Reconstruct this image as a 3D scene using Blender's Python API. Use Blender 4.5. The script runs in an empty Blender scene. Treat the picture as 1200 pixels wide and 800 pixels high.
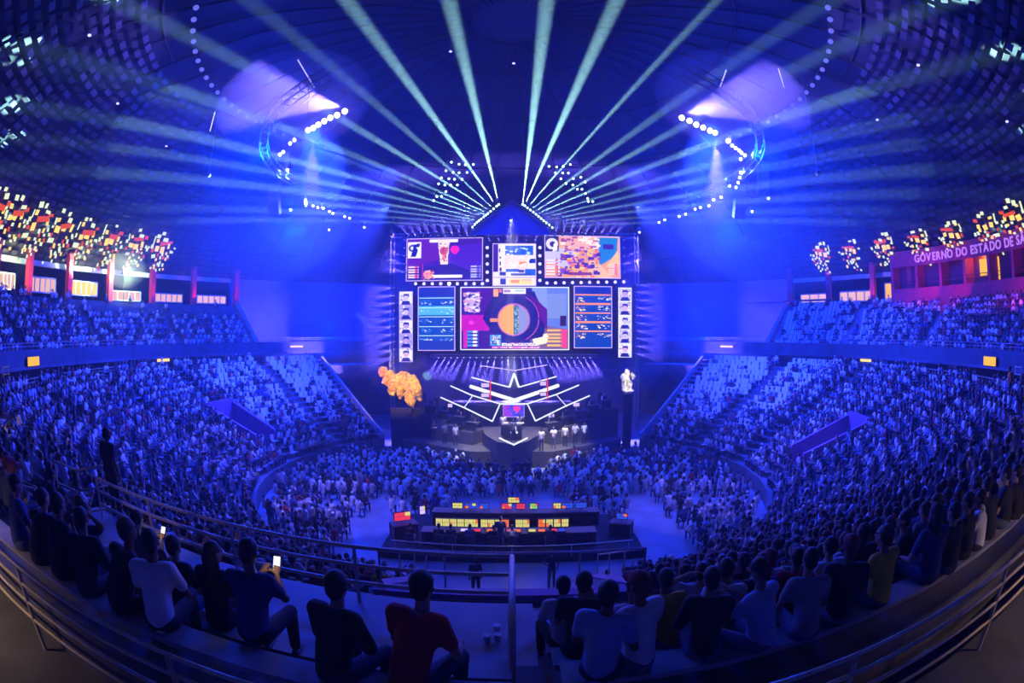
import bpy, bmesh, math, random
import numpy as np
from mathutils import Vector, Matrix
R = random.Random(7)
PI = math.pi
rad = math.radians
sc = bpy.context.scene
col = sc.collection

# ------------------------------------------------------------------ camera, world, exposure
# arena centre = world origin, +Y towards the stage, floor z = 0
F = 620.0                                   # focal length in pixels of the 1200 px wide frame
CAMP = Vector((0.0, -33.6, 10.5)); PITCH = rad(0.92)
cd = bpy.data.cameras.new('camera'); cam = bpy.data.objects.new('camera', cd); col.objects.link(cam)
cd.type = 'PANO'; cd.panorama_type = 'FISHEYE_EQUISOLID'
cd.sensor_width = 36.0; cd.sensor_height = 24.0; cd.fisheye_lens = F*36.0/1200.0; cd.fisheye_fov = PI
cam.location = CAMP; cam.rotation_euler = (PI/2 - PITCH, 0, 0); cd.clip_end = 500; cd.clip_start = 0.05
sc.camera = cam
vs = sc.view_settings
vs.view_transform = 'Standard'; vs.look = 'None'; vs.gamma = 1.0; vs.use_curve_mapping = False; vs.exposure = 0.0
w = bpy.data.worlds.new('world'); sc.world = w; w.use_nodes = True
w.node_tree.nodes['Background'].inputs[0].default_value = (0.0, 0.002, 0.05, 1)
w.node_tree.nodes['Background'].inputs[1].default_value = 0.3
cy = sc.cycles
cy.max_bounces = 3; cy.diffuse_bounces = 1; cy.glossy_bounces = 1; cy.transmission_bounces = 2
cy.volume_bounces = 0; cy.transparent_max_bounces = 8
cy.caustics_reflective = False; cy.caustics_refractive = False
cy.sample_clamp_indirect = 2.0; cy.sample_clamp_direct = 0.0
cy.use_denoising = True
HAZE = 0.0028

def ray(px, py):
    dx, dy = px-600.0, 400.0-py
    r = math.hypot(dx, dy) or 1e-6
    th = 2*math.asin(min(1, r/(2*F)))
    v = Vector((math.sin(th)*dx/r, math.cos(th), math.sin(th)*dy/r))
    c, s = math.cos(-PITCH), math.sin(-PITCH)
    return Vector((v.x, v.y*c - v.z*s, v.y*s + v.z*c))
def at_d(px, py, d):                        # point on the line of sight at forward distance d
    v = ray(px, py); return CAMP + v*(d/v.y)
def at_z(px, py, z):
    v = ray(px, py); return CAMP + v*((z-CAMP.z)/v.z)
def at_r(px, py, rr):                       # far hit with the upright cylinder of radius rr about the arena centre
    v = ray(px, py); a = v.x**2+v.y**2; b = 2*(CAMP.x*v.x+CAMP.y*v.y); c = CAMP.x**2+CAMP.y**2-rr*rr
    t = (-b+math.sqrt(max(0, b*b-4*a*c)))/(2*a); return CAMP + v*t
def pol(r, a, z=0.0):                       # a in degrees: 0 = towards the camera, + = right
    return Vector((r*math.sin(rad(a)), -r*math.cos(rad(a)), z))

# ------------------------------------------------------------------ light helpers
def spot(src, dst, power, ang, color, blend=0.3, size=0.03, name='spot_light', parent=None):
    l = bpy.data.lights.new(name, 'SPOT'); l.energy = power; l.spot_size = rad(ang); l.spot_blend = blend
    l.color = color; l.shadow_soft_size = size
    o = bpy.data.objects.new(name, l); col.objects.link(o)
    o.location = src; o.rotation_euler = (Vector(dst)-Vector(src)).to_track_quat('-Z', 'Y').to_euler()
    return o
def point(src, power, color, size=0.3, name='lamp_light'):
    l = bpy.data.lights.new(name, 'POINT'); l.energy = power; l.color = color; l.shadow_soft_size = size
    o = bpy.data.objects.new(name, l); col.objects.link(o); o.location = src; return o
def area(src, dst, power, sx, sy, color, name='wash_light', spread=PI):
    l = bpy.data.lights.new(name, 'AREA'); l.energy = power; l.shape = 'RECTANGLE'; l.size = sx; l.size_y = sy
    l.color = color; l.spread = spread
    o = bpy.data.objects.new(name, l); col.objects.link(o)
    o.location = src; o.rotation_euler = (Vector(dst)-Vector(src)).to_track_quat('-Z', 'Y').to_euler(); return o

BLUE = (0.0, 0.035, 1.0); DEEP = (0.0, 0.030, 1.0); WHITEBLUE = (0.024, 0.046, 1.0); LAV = (0.17, 0.11, 1.0); CYAN = (0.40, 0.86, 0.84)
# large blue lights without fixtures, added for haze glow, rear wall, stands and floor
for sx in (-1, 1):
    point((sx*19, 9, 19.5), 30000, DEEP, 1.0)
    point((sx*17, -3, 22.0), 13000, DEEP, 1.0)
    point((sx*22, 26, 12), 12000, DEEP, 1.0)
    spot((sx*11, 12, 22), (sx*26, -8, 4.0), 115000, 70, WHITEBLUE, 0.9, 0.15)
    spot((sx*8, 2, 22), (sx*18, -26, 6.0), 42000, 54, WHITEBLUE, 0.9, 0.15)
    spot((sx*15, 2, 22), (sx*41, 6, 10.0), 60000, 46, WHITEBLUE, 0.9, 0.15)
    spot((sx*12, 2, 22), (sx*25, 14, 3.0), 85000, 44, WHITEBLUE, 0.9, 0.15)
    spot((sx*12, -6, 23.5), (sx*6, -3, 0), 24000, 60, (0.006, 0.07, 1.0), 0.9, 0.15)

# ------------------------------------------------------------------ materials
def mat(name, c, rough=0.6, metal=0.0, noise=0.0, nscale=8.0, emis=None, es=0.0):
    m = bpy.data.materials.new(name); m.use_nodes = True
    nt = m.node_tree; b = nt.nodes['Principled BSDF']
    b.inputs['Base Color'].default_value = (*c, 1); b.inputs['Roughness'].default_value = rough
    b.inputs['Metallic'].default_value = metal
    if noise > 0:
        tc = nt.nodes.new('ShaderNodeTexCoord'); n = nt.nodes.new('ShaderNodeTexNoise'); n.inputs['Scale'].default_value = nscale
        n.inputs['Detail'].default_value = 4
        r_ = nt.nodes.new('ShaderNodeValToRGB')
        r_.color_ramp.elements[0].position = 0.3; r_.color_ramp.elements[1].position = 0.7
        r_.color_ramp.elements[0].color = (*[max(0, x*(1-noise)) for x in c], 1); r_.color_ramp.elements[1].color = (*[min(1, x*(1+noise)) for x in c], 1)
        nt.links.new(tc.outputs['Object'], n.inputs['Vector']); nt.links.new(n.outputs['Fac'], r_.inputs['Fac']); nt.links.new(r_.outputs['Color'], b.inputs['Base Color'])
    if emis:
        b.inputs['Emission Color'].default_value = (*emis, 1); b.inputs['Emission Strength'].default_value = es
    return m
def emit(name, c, s, sample=True):
    m = bpy.data.materials.new(name); m.use_nodes = True; nt = m.node_tree; nt.nodes.clear()
    e = nt.nodes.new('ShaderNodeEmission'); e.inputs[0].default_value = (*c, 1); e.inputs[1].default_value = s
    o = nt.nodes.new('ShaderNodeOutputMaterial'); nt.links.new(e.outputs[0], o.inputs[0])
    if not sample: m.cycles.emission_sampling = 'NONE'
    return m
def attr_mat(name, attr, emission=None, rough=0.7):
    m = bpy.data.materials.new(name); m.use_nodes = True; nt = m.node_tree; b = nt.nodes['Principled BSDF']
    a = nt.nodes.new('ShaderNodeAttribute'); a.attribute_name = attr
    b.inputs['Roughness'].default_value = rough
    if emission is None: nt.links.new(a.outputs['Color'], b.inputs['Base Color'])
    else:
        b.inputs['Base Color'].default_value = (0.01, 0.01, 0.01, 1)
        nt.links.new(a.outputs['Color'], b.inputs['Emission Color']); b.inputs['Emission Strength'].default_value = emission
        m.cycles.emission_sampling = 'NONE'
    return m
def objcol_mat(name, rough=0.75, tint=1.0):
    m = bpy.data.materials.new(name); m.use_nodes = True; nt = m.node_tree; b = nt.nodes['Principled BSDF']
    oi = nt.nodes.new('ShaderNodeObjectInfo'); n = nt.nodes.new('ShaderNodeTexNoise'); n.inputs['Scale'].default_value = 22
    mx = nt.nodes.new('ShaderNodeMix'); mx.data_type = 'RGBA'; mx.blend_type = 'MULTIPLY'; mx.inputs[0].default_value = 0.35
    nt.links.new(oi.outputs['Color'], mx.inputs[6]); nt.links.new(n.outputs['Color'], mx.inputs[7])
    nt.links.new(mx.outputs[2], b.inputs['Base Color']); b.inputs['Roughness'].default_value = rough
    return m
M = dict(
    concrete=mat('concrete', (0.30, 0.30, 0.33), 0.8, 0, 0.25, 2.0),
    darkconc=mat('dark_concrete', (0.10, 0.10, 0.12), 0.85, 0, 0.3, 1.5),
    path=mat('blue_grey_path', (0.28, 0.30, 0.34), 0.6, 0, 0.2, 1.2),
    floor=mat('arena_floor', (0.12, 0.15, 0.20), 0.45, 0, 0.35, 0.6),
    dome=mat('dome_shell', (0.008, 0.008, 0.010), 0.9, 0, 0.3, 0.5),
    panel=mat('acoustic_panel', (0.035, 0.028, 0.03), 0.7, 0, 0.3, 0.7),
    black=mat('black_cloth', (0.012, 0.012, 0.016), 0.9),
    truss=mat('aluminium_truss', (0.30, 0.31, 0.34), 0.35, 0.9),
    railp=mat('painted_rail', (0.62, 0.52, 0.34), 0.5, 0.1, 0.2, 5),
    railg=mat('grey_rail', (0.60, 0.52, 0.44), 0.5, 0.1),
    yellow=mat('yellow_rail', (0.65, 0.42, 0.05), 0.5, 0.1),
    purple=mat('purple_painted_wall', (0.30, 0.12, 0.32), 0.6, 0, 0.15, 2),
    red=mat('red_painted_wall', (0.42, 0.02, 0.05), 0.6, 0, 0.2, 1.5),
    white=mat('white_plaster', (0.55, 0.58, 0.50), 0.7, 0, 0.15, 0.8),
    seat=mat('white_plastic_seat', (0.80, 0.78, 0.82), 0.45),
    fixture=mat('black_fixture', (0.03, 0.03, 0.035), 0.4, 0.2),
    wood=mat('dark_desk', (0.05, 0.05, 0.06), 0.5),
    grey=mat('grey_metal', (0.25, 0.25, 0.28), 0.4, 0.6),
    gold=mat('orange_gold_paint', (0.90, 0.40, 0.01), 0.35, 0.2, 0.5, 3),
    ledw=emit('white_led_strip', (0.85, 0.88, 1.0), 1.3, False),
    ledp=emit('lavender_led_strip', (0.55, 0.40, 1.0), 1.5, False),
    lampw=emit('bright_lamp_lens', (0.85, 0.82, 1.0), 9.0, False),
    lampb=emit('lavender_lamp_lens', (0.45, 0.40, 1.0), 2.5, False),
    lampc=emit('cyan_lamp_lens', (0.5, 0.9, 1.0), 5.0, False),
    dimlamp=emit('dim_dome_lamp', (0.16, 0.18, 0.95), 0.9, False),
    winl=emit('lit_window_pane', (1.0, 0.55, 0.45), 1.0, False),
    winy=emit('yellow_window_pane', (1.0, 0.50, 0.03), 1.2, False),
    glow_y=emit('glowing_yellow_panel', (1.0, 0.62, 0.12), 1.5, False),
    glow_w=emit('glowing_white_panel', (0.80, 0.90, 0.55), 1.2, False),
    glow_r=emit('glowing_red_panel', (0.95, 0.10, 0.02), 0.9, False),
    sign=mat('pale_pink_letter', (0.8, 0.55, 0.7), 0.6, 0, 0, 1, (0.75, 0.32, 0.62), 0.6),
    skin=objcol_mat('skin'), cloth=objcol_mat('cloth', 0.85), hair=mat('dark_hair', (0.02, 0.014, 0.012), 0.6),
    eye=mat('dark_eye', (0.01, 0.01, 0.01), 0.2), shoe=mat('dark_shoe', (0.05, 0.05, 0.06), 0.5),
)

NTH = 'first second third fourth fifth sixth seventh eighth ninth tenth eleventh twelfth thirteenth fourteenth fifteenth sixteenth seventeenth eighteenth nineteenth twentieth twenty-first twenty-second twenty-third twenty-fourth twenty-fifth twenty-sixth'.split()
# ------------------------------------------------------------------ mesh helpers
def tag(o, label=None, cat=None, group=None, kind=None):
    if label: o['label'] = label
    if cat: o['category'] = cat
    if group: o['group'] = group
    if kind: o['kind'] = kind
    return o
def empty(name, loc=(0, 0, 0), rz=0.0, parent=None):
    o = bpy.data.objects.new(name, None); col.objects.link(o); o.location = loc; o.rotation_euler = (0, 0, rz)
    o.empty_display_size = 0.2; o.parent = parent; return o
def link(name, me, parent=None, loc=None, rot=None):
    o = bpy.data.objects.new(name, me); col.objects.link(o); o.parent = parent
    if loc is not None: o.location = loc
    if rot is not None: o.rotation_euler = rot
    return o
class MB:
    def __init__(s): s.v = []; s.f = []; s.m = []
    def add(s, vs_, fs, mi=0):
        k = len(s.v); s.v += [tuple(p) for p in vs_]; s.f += [tuple(i+k for i in f) for f in fs]; s.m += [mi]*len(fs); return s
    def box(s, c, d, rz=0.0, mi=0, rx=0.0):
        m = Matrix.Rotation(rz, 3, 'Z') @ Matrix.Rotation(rx, 3, 'X'); c = Vector(c)
        vs_ = [c + m @ Vector((x*d[0]/2, y*d[1]/2, z*d[2]/2)) for x, y, z in ((-1,-1,-1),(1,-1,-1),(1,1,-1),(-1,1,-1),(-1,-1,1),(1,-1,1),(1,1,1),(-1,1,1))]
        return s.add(vs_, ((3,2,1,0),(4,5,6,7),(0,1,5,4),(1,2,6,5),(2,3,7,6),(3,0,4,7)), mi)
    def bar(s, a, b, r0, r1=None, n=6, mi=0, cap=True):
        a, b = Vector(a), Vector(b); r1 = r0 if r1 is None else r1
        d = (b-a); L = d.length
        if L < 1e-6: return s
        q = d.to_track_quat('Z', 'Y').to_matrix()
        vs_ = [a + q @ Vector((r0*math.cos(2*PI*i/n), r0*math.sin(2*PI*i/n), 0)) for i in range(n)] + [b + q @ Vector((r1*math.cos(2*PI*i/n), r1*math.sin(2*PI*i/n), 0)) for i in range(n)]
        fs = [(i, (i+1) % n, n+(i+1) % n, n+i) for i in range(n)]
        if cap: fs += [tuple(range(n-1, -1, -1)), tuple(range(n, 2*n))]
        return s.add(vs_, fs, mi)
    def path(s, pts, r, n=6, mi=0, closed=False):
        pts = [Vector(p) for p in pts]; k = len(s.v); N = len(pts)
        for i, p in enumerate(pts):
            a = pts[(i-1) % N] if (closed or i > 0) else p; b = pts[(i+1) % N] if (closed or i < N-1) else p
            q = (b-a).to_track_quat('Z', 'Y').to_matrix()
            s.v += [tuple(p + q @ Vector((r*math.cos(2*PI*j/n), r*math.sin(2*PI*j/n), 0))) for j in range(n)]
        for i in range(N if closed else N-1):
            i2 = (i+1) % N
            for j in range(n):
                s.f.append((k+i*n+j, k+i*n+(j+1) % n, k+i2*n+(j+1) % n, k+i2*n+j)); s.m.append(mi)
        return s
    def ell(s, c, rr, nu=10, nv=7, mi=0, mtx=None):
        c = Vector(c); vs_ = []; fs = []
        for j in range(1, nv):
            t = PI*j/nv
            for i in range(nu):
                p = Vector((rr[0]*math.sin(t)*math.cos(2*PI*i/nu), rr[1]*math.sin(t)*math.sin(2*PI*i/nu), rr[2]*math.cos(t)))
                vs_.append(c + (mtx @ p if mtx else p))
        T = len(vs_); p = Vector((0, 0, rr[2])); vs_ += [c + (mtx @ p if mtx else p), c - (mtx @ p if mtx else p)]
        for j in range(nv-2):
            for i in range(nu): fs.append((j*nu+i, (j+1)*nu+i, (j+1)*nu+(i+1) % nu, j*nu+(i+1) % nu))
        for i in range(nu): fs.append((T, i, (i+1) % nu)); fs.append((T+1, (nv-2)*nu+(i+1) % nu, (nv-2)*nu+i))
        return s.add(vs_, fs, mi)
    def capsule(s, a, b, r0, r1, n=10, mi=0):
        s.bar(a, b, r0, r1, n, mi); s.ell(a, (r0,)*3, n, 6, mi); s.ell(b, (r1,)*3, n, 6, mi); return s
    def sector(s, r0, r1, z0, z1, a0, a1, da=3.0, mi=0, z0b=None, z1b=None):
        # ring sector solid; z1b / z0b: heights at the outer radius
        z0b = z0 if z0b is None else z0b; z1b = z1 if z1b is None else z1b
        n = max(1, int(math.ceil(abs(a1-a0)/da))); vs_ = []
        for i in range(n+1):
            a = a0+(a1-a0)*i/n
            vs_ += [pol(r0, a, z0), pol(r1, a, z0b), pol(r1, a, z1b), pol(r0, a, z1)]
        fs = []
        for i in range(n):
            k = 4*i
            for j in range(4): fs.append((k+j, k+4+j, k+4+(j+1) % 4, k+(j+1) % 4))
        fs += [(3, 2, 1, 0), tuple(4*n+j for j in range(4))]
        return s.add(vs_, fs, mi)
    def mesh(s, name, mats, smooth=False):
        me = bpy.data.meshes.new(name); me.from_pydata(s.v, [], s.f)
        for m_ in (mats if isinstance(mats, (list, tuple)) else [mats]): me.materials.append(m_)
        me.polygons.foreach_set('material_index', s.m)
        if smooth: me.polygons.foreach_set('use_smooth', [True]*len(s.f))
        me.update(); return me
    def build(s, name, mats, parent=None, smooth=False, loc=None, rot=None):
        return link(name, s.mesh(name, mats, smooth), parent, loc, rot)
def sub_intervals(a0, a1, cuts):
    out = [(a0, a1)]
    for c0, c1 in cuts:
        nx = []
        for x0, x1 in out:
            if c1 <= x0 or c0 >= x1: nx.append((x0, x1))
            else:
                if c0 > x0: nx.append((x0, c0))
                if c1 < x1: nx.append((c1, x1))
        out = nx
    return [i for i in out if i[1]-i[0] > 0.05]

# ================================================================== THE SETTING
def domez(r): return 33.0 - (68.5 - math.sqrt(68.5**2 - r*r))
# floor: round arena floor and everything under the stands
mb = MB(); n = 96
mb.v = [(0, 0, 0)] + [tuple(pol(46, 360*i/n)) for i in range(n)]; mb.f = [(0, 1+i, 1+(i+1) % n) for i in range(n)]; mb.m = [0]*n
tag(mb.build('floor', M['floor']), 'dark blue-lit arena floor with open lanes between the seated blocks', 'floor', kind='structure')
# dome ceiling
root = tag(empty('ceiling'), 'dark domed arena ceiling hung with rows of small acoustic panels', 'ceiling', kind='structure')
mb = MB(); rs = [0.01, 4, 8, 12, 16, 20, 24, 28, 32, 36, 40, 44.2]; k = 96
for j, r in enumerate(rs):
    for i in range(k): mb.v.append(tuple(pol(r, 360*i/k, domez(r)+0.5)))
for j in range(len(rs)-1):
    for i in range(k):
        mb.f.append((j*k+i, j*k+(i+1) % k, (j+1)*k+(i+1) % k, (j+1)*k+i)); mb.m.append(0)
mb.build('dome_shell', M['dome'], root)
# ribs of the dome
mb = MB()
for i in range(48):
    a = 360*i/48+3.75
    pts = [pol(r, a, domez(r)+0.25) for r in (3, 10, 18, 26, 34, 43.5)]
    mb.path(pts, 0.12, 4)
for r in (8, 16, 24, 32, 40): mb.path([pol(r, 360*i/72, domez(r)+0.25) for i in range(72)], 0.1, 4, closed=True)
o = mb.build('rib', M['dome'], root)
# acoustic panels: rings of tilted boards, thousands of them, joined in one part
mb = MB(); rr = 25.0
while rr < 43.6:
    cnt = int(2*PI*rr/1.25)
    for i in range(cnt):
        a = 360*i/cnt + (0.6*(int(rr*10) % 2))
        if R.random() < 0.06 or (130 < a % 360 < 230): continue
        sl = math.atan2(rr, math.sqrt(68.5**2-rr*rr))
        c = pol(rr, a, domez(rr)-0.05-R.random()*0.12)
        m3 = Matrix.Rotation(rad(a), 3, 'Z') @ Matrix.Rotation(sl*0.9+R.uniform(-.3, .5), 3, 'X')
        w_, h_, t_ = 0.42, 0.20, 0.02
        vs_ = [c + m3 @ Vector((x*w_, y*h_, z*t_)) for x, y, z in ((-1,-1,-1),(1,-1,-1),(1,1,-1),(-1,1,-1),(-1,-1,1),(1,-1,1),(1,1,1),(-1,1,1))]
        mb.add(vs_, ((3,2,1,0),(4,5,6,7),(0,1,5,4),(1,2,6,5),(2,3,7,6),(3,0,4,7)))
    rr += 0.72
tag(mb.build('acoustic_panels', M['panel'], root), kind='stuff')
# drum wall behind the upper stand, split where the window band runs
mb = MB(); mb.sector(44.0, 44.5, 0, 14.0, -126, 126, 5); mb.sector(44.0, 44.5, 17.0, 19.6, -126, 126, 5)
for a0, a1 in sub_intervals(-126, 126, [(58, 126), (-126, -58)]): mb.sector(44.0, 44.5, 14.0, 17.0, a0, a1, 5)
tag(mb.build('wall_back', M['white']), 'pale curved wall above the upper stand under the dome', 'wall', kind='structure')

o = MB().sector(44.0, 44.5, 0, 19.6, 126, 234, 4).build('wall_front', mat('wall_blue_light_tint', (0.07, 0.10, 0.26), 0.85, 0, .2, .4)); tag(o, 'dark curved wall with blue light tinted in, behind the screens and stage', 'wall', kind='structure')  # blue in the base colour keeps the blue-lit look; dark tone mutes lamp patches
# lower bowl ------------------------------------------------------------------------
NROW = 17
def row_r(i): return 16.5+0.8*i
def row_z(i): return 1.0+0.39*i
WEND = math.degrees(math.atan2(at_z(88, 600, 6.75).x, -at_z(88, 600, 6.75).y))
VOM = [(-102, -94, 3, 8), (74, 82, 3, 8)]           # side vomitories: angle range, first and last row cut
AISLE = [-121, -98, -79, -60, -41, -22, 24, 43, 62, 78, 96, 116]
def bowl_cuts(i):
    c = []
    if i < 8: h = math.degrees(math.asin(2.9/row_r(i))); c.append((-h, h))
    for a0, a1, i0, i1 in VOM:
        if i0 <= i <= i1: c.append((a0, a1))
    if i > 12: c.append((WEND, 0.6))              # the walkway of the left side
    return c
root = tag(empty('lower_stand'), 'curved lower stand of stepped concrete rows packed with spectators', 'stand', kind='structure')
for i in range(NROW):
    mb = MB(); bb = MB()
    for a0, a1 in sub_intervals(-136, 136, bowl_cuts(i)):
        mb.sector(row_r(i), row_r(i)+0.8, max(0, row_z(i)-0.8), row_z(i), a0, a1)
        if i <= 0: mb.sector(row_r(i)-0.12, row_r(i), 0, row_z(i)+0.1, a0, a1)
        cuts = [(q-math.degrees(0.6/row_r(i)), q+math.degrees(0.6/row_r(i))) for q in AISLE]
        for b0, b1 in sub_intervals(a0, a1, cuts):
            if b1-b0 > 1.5: bb.sector(row_r(i)+0.42, row_r(i)+0.76, row_z(i)+0.36, row_z(i)+0.42, b0+0.2, b1-0.2)
    mb.build('step', M['darkconc'], root); bb.build('bench', M['concrete'], root)
mb = MB()
for a in (-136, 136): 
    mb.sector(16.5, 30.1, 0, 1.6, a-0.3, a+0.3, 1, z1b=8.0)
mb.build('end_wall', M['concrete'], root)
# walkway (left side, in front of the top rows) and ring walkway behind the back fence
root = tag(empty('walkway'), 'blue-lit concrete walkway curving behind the lower stand rail', 'walkway', kind='structure')
mb = MB(); mb.sector(27.0, 29.1, 6.2, 6.75, WEND, 0.6); mb.build('slab', M['path'], root)
mb = MB(); mb.sector(29.1, 29.9, 6.2, 7.15, WEND, 0.6); mb.sector(29.9, 30.75, 6.2, 7.55, WEND, 0.6); mb.build('step', M['darkconc'], root)
bb = MB(); bb.sector(29.55, 29.85, 7.5, 7.56, WEND+1, 0); bb.sector(30.4, 30.7, 7.9, 7.96, WEND+1, 0); bb.build('bench', M['concrete'], root)
root = tag(empty('ring_corridor'), 'dim brownish concrete corridor floor outside the back fence', 'walkway', kind='structure')
mb = MB(); mb.sector(30.75, 34.6, 6.0, 6.9, -150, 150); mb.build('slab', M['darkconc'], root)
# central opening towards the floor
root = tag(empty('gangway'), 'open gangway cut through the lower stand with lilac topped walls', 'gangway', kind='structure')
for sx in (-1, 1):
    mb = MB()
    y0, y1 = -22.9, -16.4
    prof = [(y0, 0), (y0, 4.75), (y1, 1.75), (y1, 0)]
    vs_ = [(sx*2.9, y, z) for y, z in prof] + [(sx*3.1, y, z) for y, z in prof]
    mb.add(vs_, ((0,1,2,3),(7,6,5,4),(0,4,5,1),(1,5,6,2),(2,6,7,3),(3,7,4,0))); mb.build('side_wall', M['concrete'], root)
    mb = MB(); mb.bar((sx*3.0, y0, 4.8), (sx*3.0, y1, 1.8), 0.13, n=4); mb.build('coping', M['purple'], root)
mb = MB(); mb.box((0, -22.95, 2.3), (6.0, 0.3, 4.6)); mb.build('back_wall', M['concrete'], root)
mb = MB(); mb.box((0, -22.9, 4.66), (6.3, 0.35, 0.16)); mb.build('coping', M['purple'], root)
# side vomitories
for a0, a1, i0, i1 in VOM:
    lab = 'stairway opening in the %s part of the lower stand with lilac parapet' % ('left' if a0 < 0 else 'right')
    root = tag(empty('stair_opening'), lab, 'stairway', kind='structure')
    r0, r1 = row_r(i0), row_r(i1)+0.8
    z0, z1 = row_z(i0), row_z(i1)
    for a in (a0, a1):
        mb = MB(); mb.sector(r0, r1, z0-0.8, z0+0.9, a-0.35, a+0.35, 1, z1b=z1+1.0, z0b=0.5); mb.build('parapet', M['purple'], root)
    mb = MB(); mb.sector(r1-0.3, r1, 0.5, z1+1.1, a0, a1, 2); mb.build('parapet', M['purple'], root)
    mb = MB(); mb.sector(r0, r1-0.3, 0.4, z0-0.6, a0, a1, 2, z1b=z0-0.2); mb.build('landing', M['concrete'], root)
    for k in range(6):
        mb = MB(); rr = r0-0.35*k; mb.sector(rr-0.35, rr, 0, max(0.1, z0-0.6-0.18*k), a0+1, a1-1, 2) if rr > row_r(0)+99 else None

# gallery (upper stand) ------------------------------------------------------------
root = tag(empty('gallery_fascia'), 'long curved concrete gallery front between lower and upper stands', 'balcony', kind='structure')
mb = MB(); mb.sector(34.6, 34.9, 8.35, 9.55, 14, 346, 3); mb.build('front_panel', mat('dark_grey_front', (0.06, 0.07, 0.09), 0.8, 0, .3, 1.0), root)  # dark grey base colour with random mottling
mb = MB(); mb.sector(34.4, 35.0, 8.2, 8.4, 14, 346, 3); mb.build('edge', M['darkconc'], root)
mb = MB(); mb.sector(34.9, 36.4, 8.6, 8.8, 14, 346, 3); mb.build('deck', M['darkconc'], root)
mb = MB(); mb.sector(37.5, 37.8, 0, 8.7, 40, 320, 3); mb.build('inner_wall', M['darkconc'], root)
for side, (g0, g1) in (('left', (-126, -28)), ('right', (28, 126))):
    root = tag(empty('upper_stand'), 'steep upper stand of stepped rows on the %s side of the arena' % side, 'stand', kind='structure')
    for i in range(9):
        mb = MB(); r_ = 35.9+0.62*i; z_ = 8.9+0.56*i
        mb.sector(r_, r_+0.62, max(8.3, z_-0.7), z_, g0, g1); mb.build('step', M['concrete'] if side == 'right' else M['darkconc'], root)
    mb = MB(); mb.sector(41.4, 44.0, 13.4, 13.9, g0, g1); mb.build('back_deck', M['darkconc'], root)
    mb = MB()
    g = g0 if side == 'left' else g1
    mb.sector(35.9, 41.8, 8.4, 9.8, g-0.4, g+0.4, 1, z1b=14.4); mb.build('end_wall', M['concrete'], root)

# window bands, one window per bay, and the red columns between them
def bay_window(idx, a0, a1, z0, z1, pane, lab, nx, parent_lab=None):
    root = tag(empty('window_%d' % idx), lab, 'window', kind='structure')
    mb = MB(); mb.sector(43.9, 44.05, z0-0.12, z0, a0, a1, 2); mb.sector(43.9, 44.05, z1, z1+0.12, a0, a1, 2)
    for k in range(nx+1):
        a = a0+(a1-a0)*k/nx; mb.sector(43.9, 44.05, z0, z1, a-0.07, a+0.07, 1)
    mb.build('frame', M['white'], root)
    for k in range(nx):
        b0 = a0+(a1-a0)*k/nx+0.09; b1 = a0+(a1-a0)*(k+1)/nx-0.09
        MB().sector(44.0, 44.03, z0+0.02, z1-0.02, b0, b1, 2).build('pane', pane, root)
def ang_of(px, py, r): 
    p = at_r(px, py, r); return math.degrees(math.atan2(p.x, -p.y))
LC = [-4, 35, 82, 130, 180, 228, 278]; RC = [925, 970, 1022, 1066]
la = [ang_of(x, 310, 42.6) for x in LC]; ra = [ang_of(x, 310, 42.6) for x in RC]
idx = 1
for k in range(len(la)-1):
    far = k >= 3
    bay_window(idx, la[k]-1.6, la[k+1]+1.2, 14.6 if not far else 14.3, 15.9 if not far else 15.2, M['winl'] if k != 2 else M['glow_y'],
      'lit window bay on the left, %s from the frame edge' % ('first', 'second', 'third', 'fourth', 'fifth', 'sixth')[k], 5); idx += 1
mb = MB()
bay_window(idx, ra[2]-1.2, ra[3]+0.5, 14.2, 16.2, M['winy'], 'orange lit window beside the red press box', 4); idx += 1
bay_window(idx, ra[1]-1.2, ra[2]+1.2, 14.4, 15.5, M['winl'], 'pink-white lit window bay between two right-hand columns', 4); idx += 1
bay_window(idx, ra[0]-1.2, ra[1]+1.2, 14.4, 15.4, M['winl'], 'small lit window bay nearest the stage on the right', 3); idx += 1
for k, a in enumerate(la+ra):
    side = 'left' if k < len(la) else 'right'
    o = MB().sector(42.3, 42.9, 13.9, domez(42.6)+0.4, a-0.42, a+0.42, 1).build('pillar', M['red'])
    kk = k if k < len(la) else k-len(la)
    tag(o, 'magenta-lit pillar under the dome edge, %s from the %s' % (('first', 'second', 'third', 'fourth', 'fifth', 'sixth', 'seventh')[kk], 'left frame edge' if side == 'left' else 'stage, right side'), 'pillar', 'pillars under the dome on the '+side, 'structure')
    p = pol(41.3, a, 14.1); spot(p, pol(42.6, a, 16.5), 260 if k != 9 else 320, 60, (1.0, 0.03, 0.10) if k != 9 else (1, .3, .03), 0.5, 0.05)

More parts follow.
